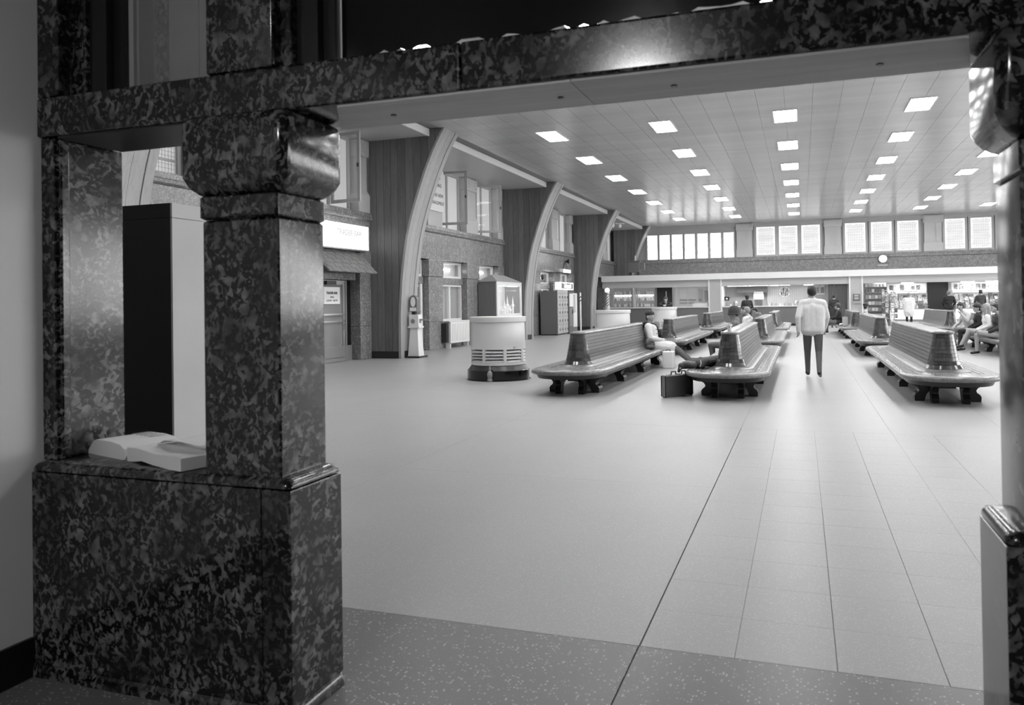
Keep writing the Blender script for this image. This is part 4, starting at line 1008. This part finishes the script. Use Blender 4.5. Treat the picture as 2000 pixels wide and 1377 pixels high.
BX = {'A': -3.6, 'B': -1.09, 'C': 1.95, 'D': 5.12}; BY = {1: 12.1, 2: 21.95, 3: 31.8}
blab = {('A', 1): 'long wooden waiting bench where the woman in the pale coat sits', ('B', 1): 'long wooden waiting bench with a paper cup on its back',
        ('C', 1): 'long empty wooden waiting bench on the far side of the aisle', ('A', 2): 'wooden waiting bench directly behind the woman in the pale coat',
        ('B', 2): 'wooden waiting bench with the blond person beside its back', ('C', 2): 'empty wooden waiting bench in front of the reading man',
        ('A', 3): 'wooden waiting bench next to the kiosk the dark man leans on', ('B', 3): 'wooden waiting bench closest to the lunch counter',
        ('C', 3): 'wooden waiting bench where the man with crossed legs reads', ('D', 2): 'wooden waiting bench where four young people sit', ('D', 3): 'wooden waiting bench closest to the newsstand'}
pb = None
for key, lab in blab.items():
    if pb is None: o = pb = make_bench(lab)
    else: o = copy_tree(pb); o['label'] = lab
    o.location = (BX[key[0]], BY[key[1]], 0)

# ================================================================== ROUND KIOSKS
def make_kiosk(label):
    t = thing('round_kiosk', label, 'kiosk', (0, 0, 0), 'round white kiosks with louvred vents')
    link('plinth', mesh_of('plinth', MB().lathe([(.645, 0), (.645, .015), (.62, .02), (.62, .19), (.605, .2)], n=56), 'black_gloss', True), t)
    link('sloped_skirt', mesh_of('sloped_skirt', MB().lathe([(.605, .2), (.535, .29), (.5, .295)], n=56), 'dark_metal', True), t)
    link('lower_band', mesh_of('lower_band', MB().lathe([(.53, .29), (.545, .30), (.545, .355), (.50, .36)], n=56), 'kiosk_white', True), t)
    link('inner_drum', mesh_of('inner_drum', MB().lathe([(.47, .35), (.47, .62)], n=40), 'black', True), t)
    for q in range(4):
        z = .362+q*.06
        link('louvre', mesh_of('louvre', MB().lathe([(.545, z), (.50, z+.042), (.49, z+.042), (.535, z)], n=56, cap=False), 'kiosk_white', True), t)
    for k in range(8):
        a = 2*PI*k/8+.42-PI/2-.6
        link('vent_bar', mesh_of('vent_bar', MB().box(-.03, .03, -.55, -.49, .355, .61).xform(Matrix.Rotation(a, 4, 'Z')), 'kiosk_white'), t)
    link('body', mesh_of('body', MB().lathe([(.50, .60), (.545, .605), (.54, .75), (.53, 1.13)], n=56), 'kiosk_white', True), t)
    link('rim', mesh_of('rim', MB().lathe([(.53, 1.13), (.555, 1.135), (.56, 1.15), (.56, 1.235), (.55, 1.24), (.30, 1.24)], n=56), 'kiosk_white', True), t)
    nm = Matrix.Rotation(math.radians(6), 4, 'Z')
    arc = [(-.075, .005), (.075, .005), (.075, .16)] + [(.075*math.cos(PI*k/8), .16+.075*math.sin(PI*k/8)) for k in range(1, 8)] + [(-.075, .16)]
    link('niche', mesh_of('niche', MB().prism(arc, -.64, -.60, 'Y').xform(nm), 'black'), t)
    link('valve', mesh_of('valve', MB().lathe([(.05, .01), (.05, .05), (.035, .06), (.05, .1), (.055, .15), (.04, .19), (.02, .21), (.022, .25), (.012, .28), (.015, .30)], (0, -.655, 0), 14).xform(nm), 'print_grey', True), t)
    link('wire_stub', mesh_of('wire_stub', MB().tube([(.44, -.31, .60), (.45, -.32, .66), (.48, -.30, .64)], .006, 6), 'black'), t)
    return t
k1 = make_kiosk('round white kiosk with louvred vents standing in front of the display case'); k1.location = (-5.72, 14.98, 0)
k2 = copy_tree(k1); k2['label'] = 'round white kiosk standing in line with the barber pole'; k2.location = (-5.72, 25.4, 0)
k3 = copy_tree(k1); k3['label'] = 'round white kiosk with the dark man leaning on it'; k3.location = (-5.66, 35.2, 0)

# ================================================================== LUGGAGE
sc = thing('white_suitcase', 'upright white suitcase on the floor by the seated woman', 'suitcase', (-2.9, 18.1, 0))
part('shell', MB().bbox(-2.95, -2.71, 17.96, 18.26, .0, .375, .015, 2), 'white', sc); part('handle', MB().tube([(-2.89, 18.1, .37), (-2.88, 18.1, .405), (-2.79, 18.1, .405), (-2.78, 18.1, .37)], .01, 8), 'print', sc, True); part('seam', MB().bbox(-2.952, -2.708, 18.09, 18.11, .01, .366, .004), 'fascia_grey', sc)
def case_on_edge(name, label, p0, p1, thick, h, m, trims, rot_h=True):
    d = (Vector(p1)-Vector(p0)); L = d.length; a = math.atan2(d.y, d.x)
    t = thing(name, label, 'suitcase', (p0[0], p0[1], 0))
    link('shell', mesh_of('shell', MB().bbox(0, L, 0, thick, .012, h, .018), m, True), t)
    for q in trims: link('metal_trim', mesh_of('metal_trim', MB().bbox(-.004, L+.004, q-.006, q+.006, .008, h+.004, .003), 'chrome'), t)
    link('handle', mesh_of('handle', MB().tube([(L*.38, thick/2, h), (L*.4, thick/2, h+.05), (L*.6, thick/2, h+.05), (L*.62, thick/2, h)], .011, 8), m, True), t)
    for u in (.25, .75): link('latch', mesh_of('latch', MB().box(L*u-.02, L*u+.02, thick*.3, thick*.75, h, h+.012), 'chrome'), t)
    for u in (.08, .92): link('foot', mesh_of('foot', MB().box(L*u-.015, L*u+.015, thick*.3, thick*.7, 0, .013), 'rubber'), t)
    t.rotation_euler = (0, 0, a); return t
case_on_edge('briefcase', 'dark briefcase with metal edging standing by the bench end', (-1.99, 12.45), (-1.72, 12.80), .13, .345, 'leather', (.045, .075))
case_on_edge('dark_suitcase', 'black suitcase standing behind the briefcase', (-1.88, 12.84), (-1.64, 12.97), .15, .335, 'black', (.08,))
cup = thing('paper_cup', 'printed white paper cup standing on the bench back', 'cup', (-1.10, 13.32, 1.004))
part('cup', MB().lathe([(.032, 0), (.045, .11), (.047, .112), (.042, .11), (.03, .005)], (-1.10, 13.32, 1.004), 18, cap=False).lathe([(.032, 0), (.001, .003)], (-1.10, 13.32, 1.004), 18), 'white', cup, True)
for k in range(6):
    a = k*PI/3; part('print_mark', MB().box(-.008, .008, -.043, -.040, .05, .085).xform(Matrix.Translation((-1.10, 13.32, 1.004)) @ Matrix.Rotation(a, 4, 'Z')), 'print_grey', cup)

# ================================================================== PEOPLE
def V(*a): return Vector(a)
def cap_mesh(mb, a, ra, b, rb, n=12, m=4):
    d = b-a; L = d.length
    if L < 1e-6: return mb.ball(a, ra, n, 2*m)
    d.normalize(); u = d.orthogonal().normalized(); w = d.cross(u); rg = []
    for k in range(m+1):
        t_ = PI/2*(1-k/m) if k else PI/2*.93; rg.append((a-d*ra*math.sin(t_), ra*math.cos(t_)))
    for k in range(m+1):
        t_ = PI/2*k/m if k < m else PI/2*.93; rg.append((b+d*rb*math.sin(t_), rb*math.cos(t_)))
    return mb.rings([[tuple(c+(u*math.cos(2*PI*i/n)+w*math.sin(2*PI*i/n))*r_) for i in range(n)] for c, r_ in rg])
def blob(name, prims, voxel, matmap, Mx, origin, smooth=4):
    mb = MB()
    for p_ in prims:
        if p_[0] == 'c': cap_mesh(mb, p_[2], p_[3], p_[4], p_[5])
        else: mb.ball(p_[2], tuple(p_[3]), 14, 10)
    me = bpy.data.meshes.new('tmp'); me.from_pydata(mb.v, [], mb.f)
    bm = bmesh.new(); bm.from_mesh(me); bmesh.ops.recalc_face_normals(bm, faces=bm.faces); bm.to_mesh(me); bm.free()
    ob = bpy.data.objects.new('tmp', me); C.objects.link(ob)
    r_ = ob.modifiers.new('r', 'REMESH'); r_.mode = 'VOXEL'; r_.voxel_size = voxel
    s_ = ob.modifiers.new('s', 'SMOOTH'); s_.iterations = smooth; s_.factor = .5
    dg = bpy.context.evaluated_depsgraph_get(); dg.update()
    out = bpy.data.meshes.new_from_object(ob.evaluated_get(dg)); bpy.data.objects.remove(ob); bpy.data.meshes.remove(me)
    out.name = name; out.materials.clear()
    labs = []
    for p_ in prims:
        if p_[1] not in labs: labs.append(p_[1])
    for l in labs: out.materials.append(MATS[matmap[l]])
    n = len(out.polygons); cs = np.empty(n*3); out.polygons.foreach_get('center', cs); cs = cs.reshape(-1, 3)
    best = np.full(n, 1e9); idx = np.zeros(n, int)
    for p_ in prims:
        if p_[0] == 'c':
            a = np.array(p_[2]); b = np.array(p_[4]); d = b-a; t_ = np.clip(((cs-a)@d)/max(d@d, 1e-9), 0, 1)
            ds = np.linalg.norm(cs-a-t_[:, None]*d, axis=1)-(p_[3]+t_*(p_[5]-p_[3]))
        else:
            q = (cs-np.array(p_[2]))/np.array(p_[3]); ds = (np.linalg.norm(q, axis=1)-1)*min(p_[3])
        k = ds < best; best[k] = ds[k]; idx[k] = labs.index(p_[1])
    out.polygons.foreach_set('material_index', idx.astype(np.int32)); out.polygons.foreach_set('use_smooth', [True]*n)
    out.transform(Matrix.Translation(-Vector(origin)) @ Mx)
    return out
def cp(l, a, ra, b, rb): return ('c', l, Vector(a), ra, Vector(b), rb)
def el(l, c, r): return ('e', l, Vector(c), tuple(r))
SIT = dict(hip=(0, .10, .50), knee=(.45, .11, .50), ankle=(.47, .11, .10), toe=(.63, .13, .045), sh=(-.02, .185, .98), elbow=(.03, .25, .72), wrist=(.26, .15, .60), neck=(-.02, 0, 1.05), head=(.01, 0, 1.20))
STAND = dict(hip=(0, .10, .93), knee=(.02, .10, .50), ankle=(0, .10, .09), toe=(.16, .13, .045), sh=(0, .19, 1.42), elbow=(-.03, .25, 1.13), wrist=(.06, .26, .88), neck=(0, 0, 1.48), head=(.02, 0, 1.62))
def joints(base, **over):
    J = {}
    for k, v in base.items():
        if k in ('neck', 'head'): J[k] = Vector(v)
        else:
            J[k+'L'] = Vector(v); J[k+'R'] = Vector((v[0], -v[1], v[2]))
    for k, v in over.items():
        if k in ('hip', 'knee', 'ankle', 'toe', 'sh', 'elbow', 'wrist'):
            J[k+'L'] = Vector(v); J[k+'R'] = Vector((v[0], -v[1], v[2]))
        else: J[k] = Vector(v)
    return J
def body_prims(J, hf, coat=None, bulk=1., fr=.0095, skirt=0., sleeves='top'):
    P_ = []; L, R_ = J['shL'], J['shR']; hl, hr = J['hipL'], J['hipR']; ch = (L+R_)/2; pv = (hl+hr)/2; low = coat or 'bottom'
    mid = ch.lerp(pv, .5)
    side = (L-R_).normalized()
    P_ += [cp('top', L.lerp(R_, .12), .075*bulk, R_.lerp(L, .12), .075*bulk), cp('top', ch+side*.08-V(0, 0, .10), .105*bulk, ch-side*.08-V(0, 0, .10), .105*bulk),
           cp('top', mid+side*.06, .112*bulk, mid-side*.06, .112*bulk), cp('top', ch-V(0, 0, .08), .11*bulk, pv+V(0, 0, .04), .12*bulk), cp(low, hl, .115*bulk, hr, .115*bulk)]
    P_ += [cp('skin', J['neck']-V(0, 0, .03), .055, J['head']-V(0, 0, .05), .05), cp('top', ch+V(0, 0, .03), .07, J['neck']-V(0, 0, .02), .06)]
    h = J['head']; up = V(0, 0, 1); hs = hf.cross(up).normalized()
    P_ += [el('skin', h+V(0, 0, .015), (.088, .080, .112)), el('skin', h+hf*.045-V(0, 0, .065), (.042, .042, .042)), el('skin', h+hf*.03-V(0, 0, .02), (.062, .06, .075)),
           cp('skin', h+hf*.088+V(0, 0, .012), .010, h+hf*.105-V(0, 0, .02), .015)]
    for s_ in (1, -1): P_.append(el('skin', h+hs*.083*s_-V(0, 0, .005), (.018, .018, .03)))
    for s_ in 'LR':
        a, b, c = J['sh'+s_], J['elbow'+s_], J['wrist'+s_]
        P_ += [cp('top', a, .064*bulk, b, .052*bulk), cp(sleeves, b, .05*bulk, c, .038*bulk)]
        d = (c-b).normalized(); sg = 1 if s_ == 'L' else -1
        acr = d.cross(up); acr = acr.normalized() if acr.length > .2 else V(1, 0, 0); dn = acr.cross(d).normalized()
        if dn.z > 0: dn = -dn
        pc_ = c+d*.05
        P_.append(cp('skin', c+d*.02, .03, c+d*.075, .034))
        for q in range(4):
            k0 = c+d*.085+acr*(.027-.018*q); ln = (.032, .038, .036, .028)[q]
            k1 = k0+d*ln+dn*.010; k2 = k1+d*ln*.5+dn*.028
            P_ += [cp('skin', k0, fr, k1, fr*.95), cp('skin', k1, fr*.95, k2, fr*.85)]
        th = c+d*.035+acr*(.034*(1 if (acr.dot(J['shL']-J['shR'])*sg) < 0 else -1))
        P_ += [cp('skin', th, fr*1.15, th+d*.035+dn*.014, fr*1.05), cp('skin', th+d*.035+dn*.014, fr*1.05, th+d*.058+dn*.02, fr*.9)]
        a, b, c, t_ = J['hip'+s_], J['knee'+s_], J['ankle'+s_], J['toe'+s_]
        P_ += [cp('bottom', a, .095, b, .066), cp('bottom', b, .064, c, .046), cp('shoe', c-V(0, 0, .03), .046, t_, .034), el('shoe', c+(c-t_)*.18-V(0, 0, .045), (.045, .04, .04))]
        if skirt: P_.append(cp('top', a, .13*bulk, a.lerp(b, skirt), .115*bulk))
    return P_
def make_person(label, loc, yaw, J, hf, mats_, voxel=.013, hair=None, smooth=5, scale=1., group=None, coat=None, bulk=1., skirt=0., extra=(), face=True, sleeves='top', hat=None):
    hf = Vector(hf).normalized(); fr = .0095 if voxel < .01 else .012
    pr_ = body_prims(J, hf, coat, bulk, fr, skirt, sleeves) + [e_[1] for e_ in extra if e_[0] == 'body']
    Mx = Matrix.Translation(loc) @ Matrix.Rotation(yaw, 4, 'Z') @ Matrix.Scale(scale, 4)
    mm = dict(top='coat_dark', bottom='trousers', shoe='shoe', skin='skin'); mm.update(mats_)
    t = thing('person', label, 'person', loc)
    link('body', blob('body', pr_, voxel, mm, Mx, loc, smooth), t)
    h = J['head']; hs = hf.cross(V(0, 0, 1)).normalized()
    def child(nm, prims, m_, vx=None): link(nm, blob(nm, prims, vx or voxel, {'x': m_}, Mx, loc, 2), t)
    def raw(nm, mb, m_):
        mb.xform(Matrix.Translation(-Vector(loc)) @ Mx); link(nm, mesh_of(nm, mb, m_, True), t)
    if hair:
        kind, hm = hair
        hp = [el('x', h-hf*.03+V(0, 0, .035), (.092, .092, .108)), el('x', h-hf*.012+V(0, 0, .082), (.088, .084, .062))]
        if kind == 'bowl': hp += [cp('x', h+hf*.055+hs*.045+V(0, 0, .068), .032, h+hf*.055-hs*.045+V(0, 0, .068), .032), cp('x', h+hs*.078+V(0, 0, .05), .026, h+hs*.08-V(0, 0, .03), .02), cp('x', h-hs*.078+V(0, 0, .05), .026, h-hs*.08-V(0, 0, .03), .02)]
        if kind == 'curly': hp += [el('x', h-hf*.02+V(0, 0, .06), (.115, .115, .09)), el('x', h-hf*.06-V(0, 0, .03), (.07, .09, .08)), cp('x', h+hf*.06+V(0, 0, .085), .035, h-hf*.02+V(0, 0, .12), .05)]
        if kind == 'long': hp += [el('x', h-hf*.02+V(0, 0, .05), (.105, .105, .085)), cp('x', h-hf*.06, .075, h-hf*.075-V(0, 0, .24), .06), cp('x', h+hs*.085+V(0, 0, .02), .035, h+hs*.10-V(0, 0, .24), .035), cp('x', h-hs*.085+V(0, 0, .02), .035, h-hs*.10-V(0, 0, .24), .035)]
        child('hair', hp, hm)
    if hat == 'knit':
        child('hat', [el('x', h-hf*.018+V(0, 0, .078), (.112, .106, .075)), cp('x', h-hf*.07-V(0, 0, .03), .06, h-hf*.04+V(0, 0, .09), .075)], 'hat_dark')
    if hat == 'brim':
        raw('hat', MB().lathe([(.10, -.005), (.148, -.03), (.15, -.01), (.136, .005), (.134, .06), (.118, .12), (.075, .16), (.01, .172)], tuple(h-hf*.01+V(0, 0, .03)), 24), 'hat_dark')
    if hat == 'cap': child('hat', [el('x', h+V(0, 0, .085), (.105, .1, .055))], 'hat_dark')
    if face:
        f = MB()
        for s_ in (1, -1): f.ball(h+hf*.083+hs*.032*s_+V(0, 0, .018), (.011, .011, .008), 8, 6)
        raw('eyes', f, 'print')
        f = MB()
        for s_ in (1, -1): f.tube([h+hf*.084+hs*.018*s_+V(0, 0, .04), h+hf*.075+hs*.045*s_+V(0, 0, .042)], .005, 6)
        raw('eyebrows', f, 'hair_dark')
        raw('mouth', MB().tube([h+hf*.079+hs*.02-V(0, 0, .052), h+hf*.086-V(0, 0, .05), h+hf*.079-hs*.02-V(0, 0, .052)], .006, 6), 'skin_dark')
    for e_ in extra:
        if e_[0] == 'blob': child(e_[1], e_[2], e_[3])
        elif e_[0] == 'raw': raw(e_[1], e_[2], e_[3])
    return t

# woman on the first bench
J = joints(SIT, hip=(.03, .10, .50), knee=(.55, .10, .45), ankle=(.93, .12, .12), toe=(1.05, .15, .17), sh=(-.06, .18, .955), neck=(-.07, 0, 1.03), head=(-.035, 0, 1.185), elbowL=(-.02, .25, .72), wristL=(.24, .10, .635), elbowR=(.0, -.26, .70), wristR=(.25, -.09, .645))
btn = MB()
for k in range(3):
    for yy in (-.05, -.13): btn.ball((.152+.012*k-abs(yy+.05)*.35, yy, .90-.10*k), .013, 8, 6)
make_person('person in pale coat and dark knit hat seated on the bench', (-3.28, 18.6, -.045), 0, J, (.80, -.58, .05), dict(top='coat_light', bottom='trousers'), .0085, coat='top', bulk=1.28, skirt=.74, hat='knit',
    extra=[('body', cp('top', (.0, .07, .90), .13, (.04, .09, .58), .14)), ('body', cp('top', (.0, -.07, .90), .13, (.04, -.09, .58), .14)),
           ('blob', 'scarf', [cp('x', (-.15, .07, 1.0), .075, (-.15, -.07, 1.0), .075), cp('x', (-.12, .10, 1.01), .07, (.04, .07, .98), .055), cp('x', (-.12, -.10, 1.01), .07, (.04, -.06, .98), .055), cp('x', (.05, .05, .97), .055, (.17, .02, .78), .05), cp('x', (.17, .02, .78), .05, (.24, .03, .62), .035), cp('x', (.04, -.06, .98), .055, (.10, .02, .92), .05)], 'scarf'), ('raw', 'buttons', btn, 'print')])
bag = thing('shoulder_bag', 'soft dark shoulder bag on the bench beside the woman', 'bag', (-3.27, 18.16, .40))
link('bag', blob('bag', [el('x', (0, 0, .13), (.10, .16, .12)), el('x', (.02, 0, .07), (.12, .19, .07)), el('x', (-.02, .02, .2), (.07, .12, .06))], .012, {'x': 'canvas'}, Matrix(), (0, 0, 0)), bag)
link('flap', blob('flap', [cp('x', (.085, -.1, .2), .02, (.085, .1, .2), .02), cp('x', (.11, -.09, .13), .016, (.11, .09, .13), .016), cp('x', (.1, 0, .2), .02, (.115, 0, .11), .018)], .012, {'x': 'canvas'}, Matrix(), (0, 0, 0)), bag)
link('strap', mesh_of('strap', MB().tube([(.06, -.15, .14), (.04, -.13, .22), (.03, 0, .25), (.04, .13, .22), (.06, .15, .14)], .012, 8), 'canvas', True), bag)

# parka bundle and leather satchel on the second bench
pk_ = thing('parka_bundle', 'crumpled dark parka thrown on the bench beside its rounded end', 'coat', (-1.5, 13.2, .42))
rnd = random.Random(4); prs = [cp('x', (-.26, -.12, .06), .06, (.22, .25, .09), .08), cp('x', (-.2, .05, .07), .075, (.2, .55, .08), .08), cp('x', (-.05, -.1, .07), .075, (.12, .9, .07), .075), cp('x', (-.24, .1, .05), .05, (-.1, .8, .05), .05)]
for k in range(14): a = V(rnd.uniform(-.25, .15), rnd.uniform(-.1, .8), rnd.uniform(.08, .13)); prs.append(cp('x', a, .035, a+V(rnd.uniform(-.1, .14), rnd.uniform(.05, .25), rnd.uniform(-.03, .03)), .03))
link('parka', blob('parka', prs, .013, {'x': 'parka'}, Matrix(), (0, 0, 0), 2), pk_)
link('drawstring', mesh_of('drawstring', MB().tube([(-.03, -.17, .13), (-.02, -.20, .08), (-.035, -.205, .03)], .006, 6), 'paper', True), pk_)
st = thing('leather_satchel', 'scuffed leather satchel at the edge of the bench above the briefcase', 'bag', (-1.72, 12.98, .415))
link('satchel', blob('satchel', [cp('x', (-.10, -.03, .05), .055, (.08, .03, .06), .06), cp('x', (-.12, -.05, .02), .035, (-.14, -.07, -.035), .025), el('x', (-.02, 0, .07), (.11, .08, .06))], .010, {'x': 'leather'}, Matrix(), (0, 0, 0), 2), st)
link('buckle', mesh_of('buckle', MB().box(-.125, -.10, -.095, -.085, .0, .03), 'chrome'), st)

HF = (1, 0, 0)
make_person('person in brimmed hat and dark coat seated behind the paper cup', (-1.46, 19.0, -.03), PI, joints(SIT, knee=(.52, .13, .50)), (1, .2, 0), dict(top='coat_grey', bottom='trousers'), .013, hair=('short', 'hair_dark'), coat='top', skirt=.4, hat='brim', bulk=1.3, extra=[('body', cp('top', (-.03, .07, 1.07), .085, (-.03, -.07, 1.07), .085))])
make_person('blond person in white shirt seated with back turned', (-1.48, 24.5, -.02), PI*.86, joints(SIT, sh=(.02, .18, .97), head=(.06, 0, 1.18)), (1, 0, -.2), dict(top='shirt_white', bottom='trousers'), .015, hair=('short', 'hair_light'), face=False)
make_person('person in dark coat seated beyond the blond person', (-1.6, 26.3, -.02), PI, joints(SIT, sh=(.06, .19, .97), head=(.12, 0, 1.17)), (1, 0, -.3), dict(top='coat_dark'), .016, hair=('short', 'hair_dark'), coat='top', bulk=1.12, face=False)
make_person('person in grey coat and dark cap bending forward on the bench by the lunch counter', (-1.40, 33.0, -.02), PI, joints(SIT, sh=(.16, .18, .93), neck=(.22, 0, .98), head=(.33, 0, 1.06), elbow=(.3, .22, .7), wrist=(.45, .1, .62)), (.8, 0, -.6), dict(top='coat_grey'), .016, hair=('short', 'hair_dark'), hat='cap', coat='top', face=False)
make_person('person in dark clothes standing at the lunch counter', (-2.5, 40.6, 0), PI*.55, joints(STAND, elbow=(.05, .26, 1.15), wrist=(.24, .16, 1.1)), HF, dict(top='coat_dark', bottom='trousers'), .018, hair=('curly', 'hair_dark'), skirt=.3, coat='top', face=False)
WALK = joints(STAND, hip=(0, .095, .92), kneeL=(.14, .10, .50), ankleL=(.20, .10, .11), toeL=(.35, .12, .075), kneeR=(-.02, -.10, .50), ankleR=(-.24, -.10, .14), toeR=(-.11, -.12, .05), elbowL=(-.14, .26, 1.15), wristL=(-.1, .26, .91), elbowR=(.08, -.26, 1.15), wristR=(.22, -.22, .94))
make_person('person in pale jacket walking away along the aisle', (.19, 16.3, 0), PI/2, WALK, HF, dict(top='coat_light', bottom='trousers'), .011, hair=('short', 'hair_dark'), coat='top', bulk=1.1, face=False, smooth=14, extra=[('body', cp('top', (0, .10, 1.30), .13, (0, .10, .98), .125)), ('body', cp('top', (0, -.10, 1.30), .13, (0, -.10, .98), .125)), ('body', cp('top', (-.01, .05, 1.46), .06, (-.01, -.05, 1.46), .06))])
CROSS = joints(SIT, kneeL=(.46, .02, .58), ankleL=(.62, -.16, .36), toeL=(.72, -.24, .30), kneeR=(.45, -.10, .50), ankleR=(.60, -.08, .10), toeR=(.76, -.08, .045), sh=(.0, .185, .97), elbow=(.12, .26, .74), wrist=(.33, .12, .70), head=(.05, 0, 1.18))
gl = MB()
for s_ in (1, -1): gl.box(.136, .142, s_*.032-.02, s_*.032+.02, 1.18, 1.205)
make_person('person in dark jacket reading with crossed legs', (1.46, 36.6, -.02), PI, CROSS, (1, .1, -.25), dict(top='coat_dark', bottom='trousers_mid'), .013, hair=('bowl', 'hair_dark'), bulk=1.08, coat='top',
    extra=[('raw', 'glasses', gl, 'print')])
single('folded_paper', 'white folded newspaper on the knees of the reading person', 'newspaper', MB().box(.90, 1.12, 36.42, 36.75, .70, .712), 'white')
make_person('person in dark suit seated next to the reading person', (1.5, 38.0, -.02), PI, joints(SIT), (1, 0, -.1), dict(top='coat_black', bottom='trousers'), .017, hair=('short', 'hair_dark'), face=True)
tag(link('paper_bag', mesh_of('paper_bag', MB().bbox(-.1, .1, -.07, .07, 0, .36, .008), 'plaster'), None, (1.62, 34.5, .41)), 'upright paper bag on the bench beside the reading person', 'bag')
single('crumpled_paper', 'crumpled white paper lying on the bench by the paper bag', 'paper', MB().ball((1.5, 34.95, .46), (.1, .18, .05), 7, 5), 'white')
make_person('person with bushy dark hair seated on the other side of the bench', (2.42, 35.0, -.02), 0, joints(SIT), (.7, .7, 0), dict(top='sweater_light'), .016, hair=('curly', 'hair_dark'), face=False)
make_person('person in dark overcoat standing by the dark curtain', (1.55, 44.0, 0), PI*.5, joints(STAND), HF, dict(top='coat_dark', bottom='trousers'), .018, hair=('short', 'hair_dark'), coat='top', skirt=.7, scale=.98, face=False)
make_person('person in pale knee-length coat and dark boots at the newsstand', (5.0, 44.0, 0), PI*.5, joints(STAND, elbow=(.05, .25, 1.15), wrist=(.2, .14, 1.08)), HF, dict(top='coat_light', bottom='coat_black'), .015, hair=('short', 'hair_light'), coat='top', skirt=.62, bulk=1.15, face=False, extra=[('body', cp('top', (0, .09, 1.30), .13, (0, .10, .82), .16)), ('body', cp('top', (0, -.09, 1.30), .13, (0, -.10, .82), .16)), ('body', cp('top', (0, .0, 1.0), .16, (0, 0, .78), .18))])
make_person('person in black suit standing with his back turned at the newsstand', (7.07, 46.0, 0), PI*.5, joints(STAND, elbow=(.0, .28, 1.16), wrist=(.14, .2, 1.0)), HF, dict(top='coat_black', bottom='trousers'), .015, hair=('short', 'coat_grey'), coat='top', bulk=1.12, scale=1.04, face=False)
make_person('person in dark coat browsing at the end of the newsstand', (8.5, 46.0, 0), PI*.62, joints(STAND, elbow=(.06, .26, 1.15), wrist=(.24, .16, 1.1)), HF, dict(top='coat_dark'), .017, hair=('short', 'hair_dark'), coat='top', skirt=.3, scale=1.05, face=False)
LEAN = joints(STAND, sh=(.18, .19, 1.36), neck=(.24, 0, 1.40), head=(.31, 0, 1.53), elbow=(.36, .26, 1.30), wrist=(.55, .07, 1.29), hip=(-.05, .10, .93))
make_person('person in black jacket leaning on the round kiosk', (-5.67, 36.0, 0), -PI/2, LEAN, (1, 0, -.05), dict(top='coat_black', bottom='trousers'), .013, hair=('bowl', 'hair_dark'), coat='top', bulk=1.05, scale=1.02)
# four young people on the right-hand bench (they face the aisle)
P1 = joints(SIT, sh=(.12, .18, .97), neck=(.2, 0, 1.04), head=(.27, 0, 1.2), kneeL=(.48, .04, .52), ankleL=(.5, .1, .10), elbowL=(.2, .27, .78), wristL=(.33, .2, .98), elbowR=(.2, -.26, .72), wristR=(.44, -.02, .62))
make_person('person with dark bowl haircut holding a cigarette', (4.72, 27.1, -.0), PI*1.08, P1, (.75, .65, -.05), dict(top='sweater_light', bottom='trousers_mid'), .012, hair=('bowl', 'hair_dark'), bulk=1.06, coat='top',
    extra=[('raw', 'cigarette', MB().tube([(.45, .15, .99), (.52, .15, 1.0)], .006, 6), 'white')])
P2 = joints(SIT, sh=(.04, .17, .95), head=(.06, 0, 1.17), kneeL=(.5, .06, .52), kneeR=(.46, -.08, .50), ankle=(.5, .08, .10))
make_person('person with curly dark hair in black top seated between the others', (4.74, 25.9, -.0), PI, P2, (.9, .25, -.25), dict(top='coat_black', bottom='coat_black', shoe='shoe'), .012, hair=('curly', 'hair_dark'))
P3 = joints(SIT, sh=(.05, .16, .95), head=(.07, 0, 1.17), kneeL=(.46, -.02, .58), ankleL=(.66, -.02, .20), toeL=(.78, -.02, .12), kneeR=(.45, -.1, .50), ankleR=(.62, -.08, .11), toeR=(.77, -.1, .045))
make_person('person with long blond hair in white blouse with bare legs', (4.74, 24.7, -.0), PI, P3, (.9, -.2, 0), dict(top='shirt_white', bottom='skin'), .012, hair=('long', 'hair_light'), coat='top', skirt=.35)
P4 = joints(SIT, sh=(.06, .19, .96), head=(.1, 0, 1.18), kneeL=(.48, .08, .58), ankleL=(.40, -.22, .50), toeL=(.44, -.36, .46), kneeR=(.50, -.12, .50), ankleR=(.50, -.12, .10))
make_person('person in dark sweater and pale trousers at the bench end by the pillar', (4.74, 23.4, -.0), PI, P4, (1, 0, -.1), dict(top='coat_dark', bottom='trousers_light'), .012, hair=('short', 'hair_dark'), bulk=1.1)
